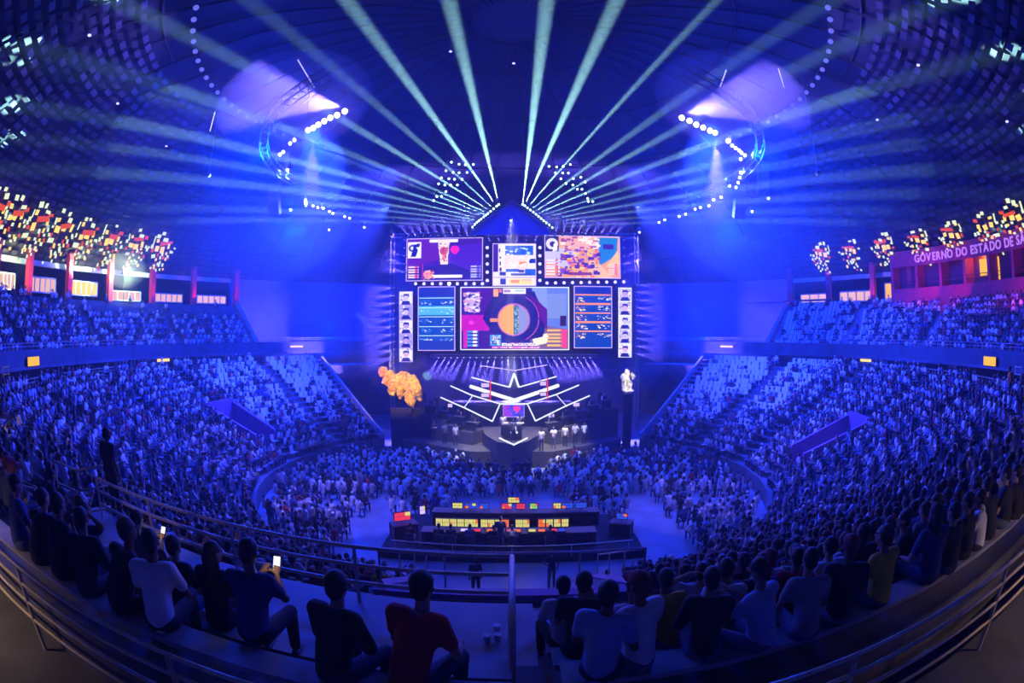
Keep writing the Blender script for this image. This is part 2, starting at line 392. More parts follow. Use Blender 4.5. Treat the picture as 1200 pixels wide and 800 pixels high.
# panel clusters under the dome edge; emission paints in the light they catch
PANELS = [(-.78, .0, .15, .06, 'w'), (-.45, -.03, .13, .05, 'w'), (-.9, .16, .06, .12, 'w'), (-.68, .14, .12, .05, 'y'), (-.1, .08, .18, .05, 'w'), (-.72, .30, .10, .05, 'w'),
          (-.05, .22, .42, .055, 'r'), (.28, .13, .16, .05, 'r'), (-.34, .36, .17, .085, 'y'), (.02, .34, .17, .085, 'y'), (.34, .27, .10, .08, 'y'), (-.55, .44, .10, .05, 'r'), (-.30, .58, .2, .05, 'w')]
for j in range(5):
    for i in range(5): PANELS.append((.08+.2*i+.02*j, .52+.13*j-.05*i, .082, .045, 'wwyww'[(i+2*j) % 5] if (i*3+j) % 7 else 'r'))
def cluster(a, r_lo, r_hi, lab, grp, wid=1.7, flip=1):
    root = tag(empty('ceiling_panel_cluster', pol((r_lo+r_hi)/2, a, domez((r_lo+r_hi)/2)-0.5)), lab, 'ceiling panels', grp)
    base = root.location.copy()
    for (u, v, w_, h_, kd) in PANELS:
        if R.random() < .10: continue
        u += R.uniform(-.05, .05); v += R.uniform(-.02, .02)
        rr = r_lo+(r_hi-r_lo)*v; aa = a+flip*math.degrees(u*wid/rr)
        c = pol(rr, aa, domez(rr)-0.7-R.random()*0.3)-base
        sl = math.atan2(rr, math.sqrt(68.5**2-rr*rr))
        m3 = Matrix.Rotation(rad(aa), 3, 'Z') @ Matrix.Rotation(flip*R.uniform(-.25, .1), 3, 'Y') @ Matrix.Rotation(sl+R.uniform(.3, .7), 3, 'X')
        W2, H2, T2 = w_*wid*R.uniform(.6, .95), h_*(r_hi-r_lo)*R.uniform(.5, 1.0), 0.02
        vs_ = [c + m3 @ Vector((x*W2, y*H2, z*T2)) for x, y, z in ((-1,-1,-1),(1,-1,-1),(1,1,-1),(-1,1,-1),(-1,-1,1),(1,-1,1),(1,1,1),(-1,1,1))]
        MB().add(vs_, ((3,2,1,0),(4,5,6,7),(0,1,5,4),(1,2,6,5),(2,3,7,6),(3,0,4,7))).build('panel', M[{'w': 'glow_w', 'y': 'glow_y', 'r': 'glow_r'}[kd]], root)
    # bearer the panels hang from
    mb = MB(); mb.path([pol(r, a+flip*(r-r_lo)*0.2, domez(r)-0.2)-base for r in (r_lo, (r_lo+r_hi)/2, r_hi)], 0.05, 4); mb.build('bearer', M['red'], root)
ords = ('first', 'second', 'third', 'fourth', 'fifth', 'sixth', 'seventh', 'eighth', 'ninth')
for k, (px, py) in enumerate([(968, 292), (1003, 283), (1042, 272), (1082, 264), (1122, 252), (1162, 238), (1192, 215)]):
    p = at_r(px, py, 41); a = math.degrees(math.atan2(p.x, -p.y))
    cluster(a, 38.3, 42.0, 'glowing yellow and red ceiling panels right of the stage, %s from it' % ords[k], 'lit panel clusters on the right', 1.6+.13*k, 1)
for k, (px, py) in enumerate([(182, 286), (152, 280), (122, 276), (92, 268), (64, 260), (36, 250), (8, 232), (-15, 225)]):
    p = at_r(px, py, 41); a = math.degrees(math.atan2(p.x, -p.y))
    cluster(a, 37.8, 42.6, 'glowing cream and red ceiling panels left of the stage, %s from it' % ords[k], 'lit panel clusters on the left', 1.95+.05*k, -1)
for k, (px, py) in enumerate([(105, 41), (138, 121), (195, 171), (1076, 76), (1028, 140), (1180, 142), (528, 60), (602, 74)]):
    v = ray(px, py); t = 5
    while True:
        p = CAMP+v*t
        if p.z > domez(min(44, math.hypot(p.x, p.y)))-0.6: break
        t += 0.2
    root = tag(empty('ceiling_lamp', p), 'tiny lit lamp under the dark dome, %s' % ('far upper left corner area', 'left between corner and centre', 'left nearer the blue haze', 'upper right area beside red panels', 'right nearer the blue haze', 'far right above the press box', 'between the two upper left beams', 'top centre between the beams')[k], 'lamp')
    MB().bar((0, 0, 0.5), (0, 0, 0.05), 0.03).build('rod', M['fixture'], root)
    MB().ell((0, 0, -0.02), (0.13, 0.13, 0.07)).build('lens', M['lampb'], root)

# press box on the right ----------------------------------------------------------
a0, a1 = 60.0, 104.5
root = tag(empty('press_box'), 'red walled press box row under the dome with lettered band', 'press box')
MB().sector(40.9, 41.1, 17.45, 19.0, a0, a1, 1.5).build('sign_band', M['red'], root)
MB().sector(40.9, 41.1, 13.4, 15.2, a0, a1, 1.5).build('parapet', M['red'], root)
MB().sector(41.0, 43.8, 18.95, 19.1, a0, a1, 1.5).build('roof', M['red'], root)
MB().sector(42.4, 42.6, 13.9, 19.0, a0, a1, 1.5).build('back_wall', mat('dark_red_wall', (0.12, 0.015, 0.04), 0.7), root)
for a in [a1-0.3-i*(a1-a0-0.6)/9 for i in range(10)]:
    MB().sector(40.9, 42.5, 13.5, 18.9, a-0.25, a+0.25, 1).build('partition', M['red'], root)
doorway = ang_of(1158, 300, 42.3)
for da in (-1.15, 1.0):
    MB().sector(42.3, 42.38, 15.0 if da < 0 else 15.9, 17.4, doorway+da-0.85, doorway+da+0.85, 1).build('lit_doorway', M['winy'], root)
mb = MB()
for zz in (15.6, 15.95): mb.path([pol(40.95, a, zz) for a in np.linspace(a0, a1, 40)], 0.035, 4)
for a in np.linspace(a0, a1, 24): mb.bar(pol(40.95, a, 15.1), pol(40.95, a, 15.95), 0.03, n=4)
mb.build('rail', M['fixture'], root)
# lettering, one mesh following the curve
TXT = 'GOVERNO DO ESTADO DE SÃO'
aS = ang_of(1071, 300, 40.85); aE = ang_of(1208, 262, 40.85)
def glyph(ch):
    c = bpy.data.curves.new('g', 'FONT'); c.body = ch; c.size = 1.0; c.extrude = 0.03; c.offset = 0.018; c.resolution_u = 3
    o = bpy.data.objects.new('g', c); col.objects.link(o); bpy.context.view_layer.update()
    me = bpy.data.meshes.new_from_object(o); w_ = o.dimensions.x; bpy.data.objects.remove(o); return me, w_
L = 40.85*rad(abs(aE-aS)); adv = []; gl = []
for ch in TXT:
    if ch == ' ': gl.append(None); adv.append(0.34); continue
    me, w_ = glyph(ch); gl.append(me); adv.append(w_+0.13)
tot = sum(adv); s_ = L/tot; s_y = 1.12
x = 0
for me, ad in zip(gl, adv):
    if me is not None:
        a = aS + (aE-aS)*(x/tot)
        for_ = rad(aE-aS)/tot
        vs_ = []
        for v in me.vertices:
            aa = aS + math.degrees((v.co.x)*for_) + (aE-aS)*(x/tot)
            vs_.append(pol(40.87-v.co.z*s_, aa, 17.75+v.co.y*s_y*1.0))
        MB().add(vs_, [tuple(p.vertices) for p in me.polygons]).build('letter', M['sign'], root)
    x += ad
# person-sized figure in the lit doorway is placed with the people
# bright flood lamp in the left window zone
p = at_r(148, 318, 41.5)
root = tag(empty('flood_lamp', p), 'glaring white flood lamp in front of the left windows', 'lamp')
MB().ell((0, 0, 0), (0.34, 0.34, 0.34)).build('lens', emit('flood_lens', (1, 1, 0.8), 30, False), root)
q = Vector((p.x, p.y, 0)).normalized()
MB().box(q*.35, (0.6, 0.6, 0.5), 0).build('housing', M['fixture'], root); MB().bar(q*.4-Vector((0, 0, .2)), q*.4+Vector((0, 0, 13.9-p.z)), 0.04).build('pole', M['fixture'], root)
spot(p-q*0.8, p+q*2+Vector((0, 0, -.6)), 4200, 150, (0.75, 1.0, 0.40), 0.5, 0.2)
point(p-q*0.8, 700, (0.6, 1.0, 0.5), 0.2)
for px, e in ((95, 3800), (20, 2600)):
    s_ = at_r(px, 318, 40.6); spot(s_, at_r(px, 296, 44), e, 120, (0.8, 0.95, 0.35), 0.5, 0.2)
point(at_r(1150, 300, 41.9), 150, (1.0, 0.5, 0.08), 0.2)
for px in (1075, 1110, 1185): spot(at_r(px, 345, 37.5), at_r(px, 320, 41), 500, 110, (0.75, 0.02, 0.30), 0.5, 0.2)
# warm lamps of the corridor near the camera (right and left behind the fence)
for a, e in ((-36, 110), (36, 80), (-14, 26), (14, 20)): spot(pol(33.4, a, 9.3), pol(32.3, a, 6.9), e*11, 118, (1.0, 0.66, 0.36), 0.6, 0.2)

# yellow lit panels on the gallery front
for px, w_, h_, lab in ((37, 1.5, 0.62, 'yellow lit panel on the gallery front, largest on the left'), (1162, 1.6, .62, 'yellow lit panel on the gallery front, far right'), (190, 1.6, 0.28, 'small cream lit sign under the left gallery'), (1016, 1.4, .26, 'small yellow lit sign under the right gallery'), (347, 1.6, 0.2, 'thin white lit sign at the stage end of the left gallery'), (852, 1.6, .2, 'thin yellow lit sign at the stage end of the right gallery')):
    a = ang_of(px, 415, 34.5); z_ = 8.75 if h_ > .5 else (8.05 if h_ > .22 else 9.0)
    root = tag(empty('lit_sign', pol(34.3, a, z_), rad(a)), lab, 'sign')
    MB().box((0, 0, 0), (w_, 0.10, h_)).build('light_panel', M['winy'] if h_ > .5 else M['glow_y'], root)
    MB().box((0, -0.07, 0), (w_+0.1, 0.05, h_+0.1)).build('casing', M['fixture'], root)

# ------------------------------------------------------------------ railings
GEND = math.degrees(math.atan2(at_z(152, 598, 6.75).x, -at_z(152, 598, 6.75).y))
def ring_rail(name, r, a0, a1, z, hs, step, m, lab, cat='railing', rt=0.025, extra=None, post_r=0.028):
    root = tag(empty(name), lab, cat)
    for h in hs:
        MB().path([pol(r, a, z+h) for a in np.linspace(a0, a1, max(3, int(abs(a1-a0)/1.5)+1))], rt, 6).build('rail', m, root, smooth=True)
    n = max(1, int(round(abs(a1-a0)/step)))
    for k in range(n+1):
        a = a0+(a1-a0)*k/n; MB().bar(pol(r, a, z), pol(r, a, z+max(hs)), post_r).build('post', m, root)
    return root
ring_rail('fence', 30.95, -100, 100, 6.9, (0.42, 0.66, 0.90, 1.12), 5.0, M['railp'], 'curved four-bar fence along the back of the lower stand, nearest the camera')
ring_rail('guard_rail', 27.25, GEND, 0.0, 6.75, (0.32, 0.60, 0.88), 4.6, M['railg'], 'curved metal guard rail on the far edge of the blue walkway', rt=0.03)
ring_rail('gallery_rail', 34.75, -150, -24, 9.5, (0.28, 0.5), 3.0, M['railg'], 'thin rail on top of the left gallery front', rt=0.018, post_r=0.015)
ring_rail('gallery_rail', 34.75, 24, 150, 9.5, (0.28, 0.5), 3.0, M['railg'], 'thin rail on top of the right gallery front', rt=0.018, post_r=0.015)
def straight_rail(name, a, b, h, bars, m, lab, n=3, r=0.025):
    a, b = Vector(a), Vector(b); root = tag(empty(name, a), lab, 'railing'); d = b-a
    for q in bars: MB().bar((0, 0, q*h), d+Vector((0, 0, q*h)), r).build('rail', m, root, smooth=True)
    for k in range(n+1): MB().bar(d*k/n, d*k/n+Vector((0, 0, h)), r).build('post', m, root)
    return root
straight_rail('stair_rail', (0.0, -27.25, 6.75), (0.0, -29.7, 7.15), 0.88, (1.0, .55), M['railg'], 'straight handrail running back from the end of the guard rail', 1, 0.035)
straight_rail('gangway_rail', (-3.0, -22.8, 4.75), (-3.0, -16.6, 1.85), 0.95, (1.0,), M['railg'], 'sloping lilac handrail on the left gangway wall', 3)
straight_rail('gangway_rail', (3.0, -22.8, 4.75), (3.0, -16.6, 1.85), 0.95, (1.0,), M['railg'], 'sloping lilac handrail on the right gangway wall', 3)
straight_rail('gangway_rail', (-3.0, -22.8, 4.75), (3.0, -22.8, 4.75), 0.95, (1.0,), M['railg'], 'level handrail across the back of the gangway opening', 4)
# side gate rails on the walkway at the left, and yellow scaffold at both frame edges
straight_rail('stair_rail', at_z(98, 604, 6.75), at_z(146, 594, 6.75), 1.0, (1.0, .55, .05), M['railp'], 'short railing across the left walkway beside the dark figure', 1)
straight_rail('stair_rail', at_z(72, 590, 6.75), at_z(98, 604, 6.75), 1.0, (1.0, .5), M['railp'], 'second short railing, meeting the first at the walkway end', 1)
for sx, lab in ((-1, 'yellow lit ladder-like barrier at the left frame edge'), (1, 'pale ladder-like barrier at the right frame edge')):
    a = ang_of(600+sx*592, 545, 30.2) if False else sx*50
    pt = pol(31.0, sx*57, 6.9)
    root = tag(empty('barrier_frame', pt, rad(sx*57)), lab, 'barrier'); mm = M['yellow'] if sx < 0 else M['railg']
    for x in (-0.5, 0.5): MB().bar((x, 0, 0), (x, 0, 2.1), 0.035).build('post', mm, root)
    for k in range(5): MB().bar((-.5, 0, 0.5+0.38*k), (.5, 0, 0.5+0.38*k), 0.03).build('rung', mm, root)
    point(pol(32.6, sx*57, 8.8), 22 if sx < 0 else 12, (1.0, 0.55, 0.12), 0.15)

# ================================================================== LED WALL
DW = 52.0                                           # forward distance of the screen wall
def W(px, py, off=0.0):                             # point on the plane of the screen wall
    return at_d(px, py, DW-off)
SCR = attr_mat('led_pixels', 'pix', 1.35)
class Canvas:
    def __init__(s, w_, h_, bg): s.w, s.h = w_, h_; s.a = np.zeros((h_, w_, 3), dtype=np.float32); s.a[:] = bg
    def rect(s, x0, y0, x1, y1, c):
        W_, H_ = s.w, s.h; s.a[int(round(y0*H_)):max(int(round(y0*H_))+1, int(round(y1*H_))), int(round(x0*W_)):max(int(round(x0*W_))+1, int(round(x1*W_)))] = c; return s
    def disc(s, x, y, r, c, x0=-9, x1=9, r_in=0.0):  # r in units of height
        yy, xx = np.mgrid[0:s.h, 0:s.w]; asp = s.w/s.h
        u = (xx+.5)/s.w; v = (yy+.5)/s.h
        d = np.hypot((u-x)*asp, v-y); m_ = (d < r) & (d >= r_in) & (u >= x0) & (u < x1); s.a[m_] = c; return s
    def poly(s, pts, c):
        yy, xx = np.mgrid[0:s.h, 0:s.w]; u = (xx+.5)/s.w; v = (yy+.5)/s.h; ins = np.zeros(u.shape, bool)
        for i in range(len(pts)):
            (xa, ya), (xb, yb) = pts[i], pts[i-1]
            cr = ((ya > v) != (yb > v)) & (u < (xb-xa)*(v-ya)/((yb-ya) or 1e-9)+xa); ins ^= cr
        s.a[ins] = c; return s
    def speck(s, x0, y0, x1, y1, cols, n, wd=2, hg=1):
        for _ in range(n):
            x = R.uniform(x0, x1); y = R.uniform(y0, y1); c = R.choice(cols)
            i, j = int(y*s.h), int(x*s.w); s.a[i:i+R.randint(1, hg), j:j+R.randint(1, wd)] = c
        return s
def lin(*c): return tuple((x/255)**2.2 for x in c)
MAG, DB, CY, OR, WH, YE, LV, TEAL = lin(190, 20, 190), lin(12, 10, 110), lin(60, 150, 235), lin(250, 140, 30), lin(245, 235, 250), lin(250, 215, 120), lin(150, 120, 240), lin(25, 130, 170)
def screen(lab, px0, py0, px1, py1, cv, group=None, off=0.25, fr=0.07, name='led_screen', rim='ledp'):
    a = W(px0, (py0+py1)/2, off); b = W(px1, (py0+py1)/2, off); t = W((px0+px1)/2, py0, off); u = W((px0+px1)/2, py1, off)
    cx, w_, z0, z1 = (a.x+b.x)/2, (b.x-a.x), u.z, t.z
    root = tag(empty(name, (cx, a.y, z0)), lab, 'screen', group)
    nx, ny = cv.w, cv.h
    xs = np.linspace(-w_/2, w_/2, nx+1); zs = np.linspace(z1-z0, 0, ny+1)
    vs_ = [(x, 0, z) for z in zs for x in xs]
    fs = [(j*(nx+1)+i, (j+1)*(nx+1)+i, (j+1)*(nx+1)+i+1, j*(nx+1)+i+1) for j in range(ny) for i in range(nx)]
    me = bpy.data.meshes.new('display'); me.from_pydata(vs_, [], fs); me.materials.append(SCR)
    at = me.attributes.new('pix', 'FLOAT_COLOR', 'FACE'); buf = np.ones((ny*nx, 4), np.float32); buf[:, :3] = cv.a.reshape(-1, 3)
    at.data.foreach_set('color', buf.ravel()); link('display', me, root)
    mb = MB(); h = z1-z0
    for x in (-w_/2-fr/2, w_/2+fr/2): mb.box((x, 0.0, h/2), (fr, 0.1, h+2*fr))
    for z in (-fr/2, h+fr/2): mb.box((0, 0.0, z), (w_, 0.1, fr))
    mb.build('lit_frame', M[rim], root)
    MB().box((0, 0.13, h/2), (w_+2*fr, 0.15, h+2*fr)).build('cabinet', M['fixture'], root)
    return root
def plines(cv, x0, y0, x1, y1, n, c1, c2):
    for k in range(n):
        y = y0+(y1-y0)*k/n; cv.rect(x0, y, x1, y+(y1-y0)/n*0.55, c1)
        cv.rect(x0+(x1-x0)*.65, y, x0+(x1-x0)*.9, y+(y1-y0)/n*0.55, c2)
# top left: magenta game view
c = Canvas(100, 56, lin(60, 15, 130))
c.poly([(0, .0), (.5, 0), (.45, .5), (0, .7)], lin(95, 15, 135)); c.poly([(.6, .2), (1, .1), (1, .8), (.55, 1), (.4, 1)], lin(70, 20, 165))
c.poly([(0, .75), (.6, .6), (1, .9), (1, 1), (0, 1)], lin(35, 8, 110))
c.rect(0.01, .08, .19, .46, WH); c.disc(.07, .22, .09, DB); c.disc(.07, .22, .045, WH); c.poly([(.09, .13), (.18, .10), (.12, .42), (.05, .44)], DB); c.poly([(.12, .2), (.18, .2), (.16, .3)], WH)
c.rect(.30, .02, .68, .09, WH); c.poly([(.41, .02), (.57, .02), (.545, .62), (.45, .62)], lin(240, 215, 190)); c.disc(.495, .3, .1, lin(200, 60, 60)); c.disc(.50, .45, .06, lin(250, 120, 90)); c.speck(.43, .05, .55, .55, [lin(40, 20, 60), lin(230, 120, 60)], 26, 2, 2)
c.disc(.64, .27, .1, lin(255, 30, 150)); c.disc(.28, .86, .1, lin(250, 150, 100)); c.speck(.23, .75, .36, .98, [OR, YE, lin(250, 60, 90)], 30, 4, 2)
c.rect(.36, .88, .74, .94, WH); plines(c, .02, .66, .16, .98, 5, lin(250, 210, 190), lin(220, 60, 60)); plines(c, .85, .66, .98, .98, 5, lin(190, 190, 250), lin(90, 90, 210)); c.rect(.2, .6, .22, .98, lin(160, 20, 110))
screen('upper left screen showing a magenta game view', 477, 279.5, 565, 328, c)
# top centre: overhead map
c = Canvas(60, 56, lin(235, 225, 235))
c.rect(0, 0, .12, .68, lin(60, 20, 130)); c.rect(.28, .04, .95, .27, lin(20, 90, 200)); c.rect(.14, .1, .17, .2, DB); c.rect(.15, .3, .19, .36, DB); c.rect(.15, .42, .18, .52, DB); c.rect(.15, .58, .2, .66, DB)
c.rect(.26, .27, .82, .60, lin(240, 205, 185)); c.rect(.62, .42, .78, .5, OR); c.rect(.85, .36, 1, .47, lin(20, 40, 160)); c.rect(.3, .6, .62, .68, lin(15, 90, 190)); c.rect(.15, .68, .3, .76, lin(15, 40, 150)); c.rect(.6, .62, .74, .7, lin(60, 40, 140)); c.rect(.75, .6, 1, .76, lin(20, 90, 200)); c.rect(.42, .72, .9, .76, lin(20, 60, 160))
c.rect(0, .8, 1, .82, lin(150, 120, 200)); c.rect(.16, .84, .3, .98, lin(20, 40, 150)); c.rect(.36, .84, .92, .98, YE); c.rect(.42, .87, .62, .95, OR); c.rect(.66, .86, .9, .9, lin(240, 180, 150)); c.speck(.25, .1, .85, .6, [lin(250, 250, 250), lin(200, 230, 230)], 60, 4, 2)
screen('upper middle screen showing a white and blue overhead map', 578, 286, 627.5, 334, c)
# top right: orange game view
c = Canvas(100, 56, lin(225, 150, 70))
c.poly([(0, .2), (.45, .4), (.3, .8), (0, .6)], lin(200, 190, 235)); c.poly([(.15, 1), (.45, .45), (.6, 1)], lin(240, 160, 40)); c.poly([(.2, 0), (.75, 0), (.6, .35), (.2, .3)], lin(235, 170, 130))
c.poly([(.72, .02), (.98, .02), (.96, .45), (.72, .72)], lin(30, 120, 170)); c.rect(.78, .18, .92, .30, lin(60, 15, 120)); c.poly([(.8, .75), (.99, .3), (.99, .7)], lin(250, 190, 40)); c.poly([(.6, .5), (.75, .7), (.9, 1), (.55, 1)], lin(240, 185, 90))
c.poly([(.66, .05), (.73, .05), (.68, .6)], lin(240, 220, 180)); c.speck(.15, .3, .7, .98, [lin(70, 30, 130), lin(250, 210, 60), lin(250, 120, 30), lin(120, 60, 160)], 120, 9, 5); c.speck(.2, .0, .7, .35, [lin(250, 230, 200), lin(150, 60, 120)], 40, 8, 3)
c.rect(0, .0, .18, .38, lin(25, 10, 70)); c.disc(.09, .19, .14, lin(225, 215, 250)); c.disc(.1, .2, .07, lin(25, 10, 70)); c.poly([(.11, .2), (.16, .1), (.16, .35), (.1, .38)], WH); plines(c, .01, .58, .19, .97, 6, lin(245, 225, 250), lin(220, 90, 60)); plines(c, .84, .66, .98, .96, 5, lin(250, 200, 120), lin(230, 90, 60)); c.rect(.3, .88, .62, .94, lin(120, 40, 100))
screen('upper right screen showing an orange and teal game view', 639, 277, 726, 325, c)
# main screen: view through a round sight
c = Canvas(156, 90, lin(10, 20, 130))
c.rect(0, 0, .3, .5, lin(70, 10, 120)); c.rect(0, .44, .26, .70, lin(190, 10, 160)); c.rect(0, .7, .3, 1, lin(60, 10, 120))
c.rect(.66, 0, 1, .68, lin(95, 120, 200)); c.poly([(.66, 0), (.8, 0), (.8, .55), (.66, .6)], lin(130, 150, 215)); c.rect(.8, .1, .98, .5, lin(120, 140, 195)); c.rect(.92, .46, .98, .62, lin(50, 10, 60))
c.poly([(.64, .7), (.8, .62), (1, .68), (1, 1), (.64, 1)], lin(120, 90, 120)); c.poly([(.66, .78), (.82, .74), (.8, .9), (.68, .95)], lin(250, 235, 190))
c.poly([(.30, .1), (.68, .06), (.8, .5), (.76, .8), (.6, .86), (.32, .8), (.2, .5)], lin(10, 14, 100)); c.poly([(.64, .1), (.8, .35), (.8, .7), (.73, .45)], lin(90, 10, 120))
c.disc(.505, .50, .40, lin(55, 10, 110), r_in=.37); c.disc(.505, .50, .385, lin(225, 90, 180), .60, 9, r_in=.375); c.disc(.505, .50, .37, lin(8, 14, 110)); c.disc(.49, .52, .265, lin(190, 90, 160), r_in=.245)
c.disc(.49, .52, .245, lin(252, 165, 5), -1, .492); c.disc(.49, .52, .245, lin(80, 110, 150), .492, .535); c.disc(.49, .52, .245, lin(135, 140, 190), .535, 9); c.rect(.487, .3, .495, .76, lin(20, 40, 60)); c.speck(.495, .3, .53, .75, [lin(140, 200, 170), lin(40, 60, 90)], 70, 2, 2)
c.rect(.01, .06, .18, .42, lin(30, 20, 130)); c.rect(.03, .08, .17, .4, lin(200, 170, 225)); c.speck(.02, .07, .17, .4, [lin(30, 20, 120), lin(250, 240, 250), lin(220, 140, 160)], 90, 5, 3)
c.rect(.30, .02, .345, .14, lin(250, 170, 90)); c.rect(.39, .01, .60, .1, WH); c.rect(.40, .03, .46, .08, LV); c.rect(.5, .03, .59, .07, lin(150, 200, 250)); c.rect(.35, .02, .38, .08, lin(250, 100, 80))
c.disc(.095, .57, .035, lin(255, 60, 200)); c.rect(.27, .5, .34, .56, OR); c.rect(.07, .56, .13, .58, lin(230, 60, 200)); plines(c, .02, .70, .16, .98, 5, lin(60, 150, 230), WH); c.rect(.02, .70, .055, .98, lin(200, 30, 160))
plines(c, .80, .68, .985, .98, 5, lin(250, 190, 60), lin(245, 120, 60)); c.rect(.94, .68, .985, .98, lin(240, 60, 110)); c.rect(.27, .77, .37, .94, CY); c.speck(.28, .78, .36, .92, [DB, WH, lin(250, 190, 160)], 40, 3, 2); c.rect(.38, .90, .71, .94, WH); c.speck(.38, .90, .71, .94, [MAG, DB], 40, 2, 1); c.rect(.29, .96, .73, .985, lin(250, 120, 200)); c.speck(.3, .955, .72, .985, [DB, WH], 60, 2, 1)
screen('large main screen showing a round orange sight view', 540.5, 337, 666, 409, c, fr=.09, rim='ledw')
# score boards
c = Canvas(54, 90, lin(8, 70, 165)); c.rect(0, 0, 1, .14, lin(10, 40, 140)); c.rect(0, .30, 1, .45, lin(80, 175, 220))
for k in range(5): y = .17+.15*k; c.rect(.02, y, .98, y+.012, lin(190, 230, 255)); c.speck(.03, y+.04, .35, y+.1, [WH, CY], 11, 3, 1); c.speck(.62, y+.04, .96, y+.1, [WH, CY], 12, 3, 1)
c.rect(0, .86, 1, 1, lin(10, 55, 150))
screen('blue score board screen left of the main screen', 490.5, 336.5, 532.5, 410, c)
c = Canvas(54, 90, lin(8, 62, 150)); c.rect(0, 0, 1, .12, lin(10, 40, 140))
for k in range(5): y = .12+.15*k; c.rect(.02, y, .98, y+.026, OR); c.speck(.03, y+.05, .3, y+.12, [YE, WH, OR], 12, 3, 2); c.speck(.62, y+.05, .96, y+.11, [WH, YE], 12, 3, 1)
screen('score board screen with orange rules right of the main screen', 673.5, 336, 716.5, 407, c)
# portrait tiles
def portrait(dark, tone, bg):
    c = Canvas(20, 20, bg); c.speck(0, 0, 1, 1, [LV, WH, bg], 30, 4, 3); c.poly([(.1, 1), (.25, .68), (.75, .68), (.9, 1)], dark); c.disc(.5, .42, .22, tone)
    c.poly([(.25, .42), (.3, .15), (.7, .12), (.78, .42), (.6, .28), (.4, .28)], dark); return c
skins = [lin(215, 170, 190), lin(190, 150, 200), lin(205, 185, 215)]
for sd, x0, x1, ys in (('left', 468.5, 483, [(342, 357), (358.5, 374), (375.5, 390.5), (392, 407), (408.5, 423.5)]), ('right', 725.3, 739.5, [(337.5, 352.5), (353.8, 368.8), (370, 385), (386.6, 401.6), (403, 418)])):
    for k, (y0, y1) in enumerate(ys):
        bg = R.choice([lin(230, 225, 245), lin(160, 150, 235), lin(200, 190, 240)])
        screen('small portrait screen, %s down in the %s column' % (ords[k], sd), x0, y0, x1, y1, portrait(lin(30, 20, 110), R.choice(skins), bg), 'portrait screens '+sd, fr=.05, name='portrait_screen', rim='ledp' if sd == 'left' else 'ledw')
# backing drape, truss frame and roof gable
a = W(458, 350); b = W(748, 350); t = W(600, 273); u = W(600, 431)
root = tag(empty('screen_backdrop', (0, a.y+0.4, 0)), 'dark drape and truss frame behind all the screens', 'backdrop')
MB().box(((a.x+b.x)/2, 0.3, (t.z+u.z)/2), (b.x-a.x, 0.1, t.z-u.z)).build('drape', mat('deep_blue_drape', (0.02, 0.03, 0.10), 0.9), root)
def truss(pts, wdt, m, name='truss', parent=None, closed=False, r=0.03, seg=None, tri=False):
    pts = [Vector(p) for p in pts]; mb = MB(); N = len(pts)
    offs = ((-1, -1), (1, -1), (1, 1), (-1, 1)) if not tri else ((-1, -.6), (1, -.6), (0, 1))
    rows = []
    for i, p in enumerate(pts):
        a_ = pts[(i-1) % N] if (closed or i > 0) else p; b_ = pts[(i+1) % N] if (closed or i < N-1) else p
        d = (b_-a_).normalized(); s_ = d.cross(Vector((0, 0, 1)));
        if s_.length < 0.1: s_ = Vector((1, 0, 0))
        s_.normalize(); u_ = s_.cross(d).normalized(); rows.append([p+s_*x*wdt/2+u_*y*wdt/2 for x, y in offs])
    K = len(offs)
    for q in range(K): mb.path([rw[q] for rw in rows], r, 5, closed=closed)
    for i in range(N if closed else N-1):
        A, B = rows[i], rows[(i+1) % N]
        for q in range(K): mb.bar(A[q], B[(q+1) % K], r*.6, n=4, cap=False); mb.bar(A[q], A[(q+1) % K], r*.6, n=4, cap=False)
    return mb.build(name, m, parent)
def seg_pts(a_, b_, step=0.8):
    a_, b_ = Vector(a_), Vector(b_); n_ = max(1, int((b_-a_).length/step)); return [a_+(b_-a_)*i/n_ for i in range(n_+1)]
L0 = root.location
for x in (a.x, b.x): truss(seg_pts((x, .2, 0), (x, .2, t.z), 1.0), 0.4, M['truss'], 'truss_tower', root)
truss(seg_pts((a.x, .2, t.z), (b.x, .2, t.z)), 0.4, M['truss'], 'truss_beam', root)
root = tag(empty('roof_gable', (0, a.y, 0)), 'dark triangular truss gable above the screens, edged with beam lamps', 'truss')
gl_, gm, gr_ = W(549, 275, 1.5), W(599, 236, 1.5), W(652, 275, 1.5)
y_ = gl_.y-a.y
MB().add([(gl_.x, y_, gl_.z), (gm.x, y_, gm.z), (gr_.x, y_, gr_.z), (gl_.x, y_+.3, gl_.z), (gm.x, y_+.3, gm.z), (gr_.x, y_+.3, gr_.z)], ((0,1,2),(5,4,3),(0,3,4,1),(1,4,5,2),(2,5,3,0))).build('gable_cloth', mat('blue_gable_cloth', (0.05, 0.09, 0.35), 0.9), root)
truss(seg_pts((gl_.x, y_, gl_.z), (gm.x, y_, gm.z)), 0.35, M['truss'], 'rafter', root); truss(seg_pts((gm.x, y_, gm.z), (gr_.x, y_, gr_.z)), 0.35, M['truss'], 'rafter', root)

# ------------------------------------------------------------------ show lamps (fixtures with real spots)
def fixture(p, d, lens, size=0.14, name='spot_lamp', lab=None, cat='lamp', grp=None):
    root = tag(empty(name, p), lab, cat, grp); d = Vector(d).normalized()
    mb = MB(); mb.bar(-d*size*2.2, -d*size*0.1, size*0.75, size, 8)
    mb.build('housing', M['fixture'], root)
    mb = MB(); mb.ell((0, 0, 0), (size*.9, size*.9, size*.9), 8, 6); mb.build('lens', lens, root)
    return root
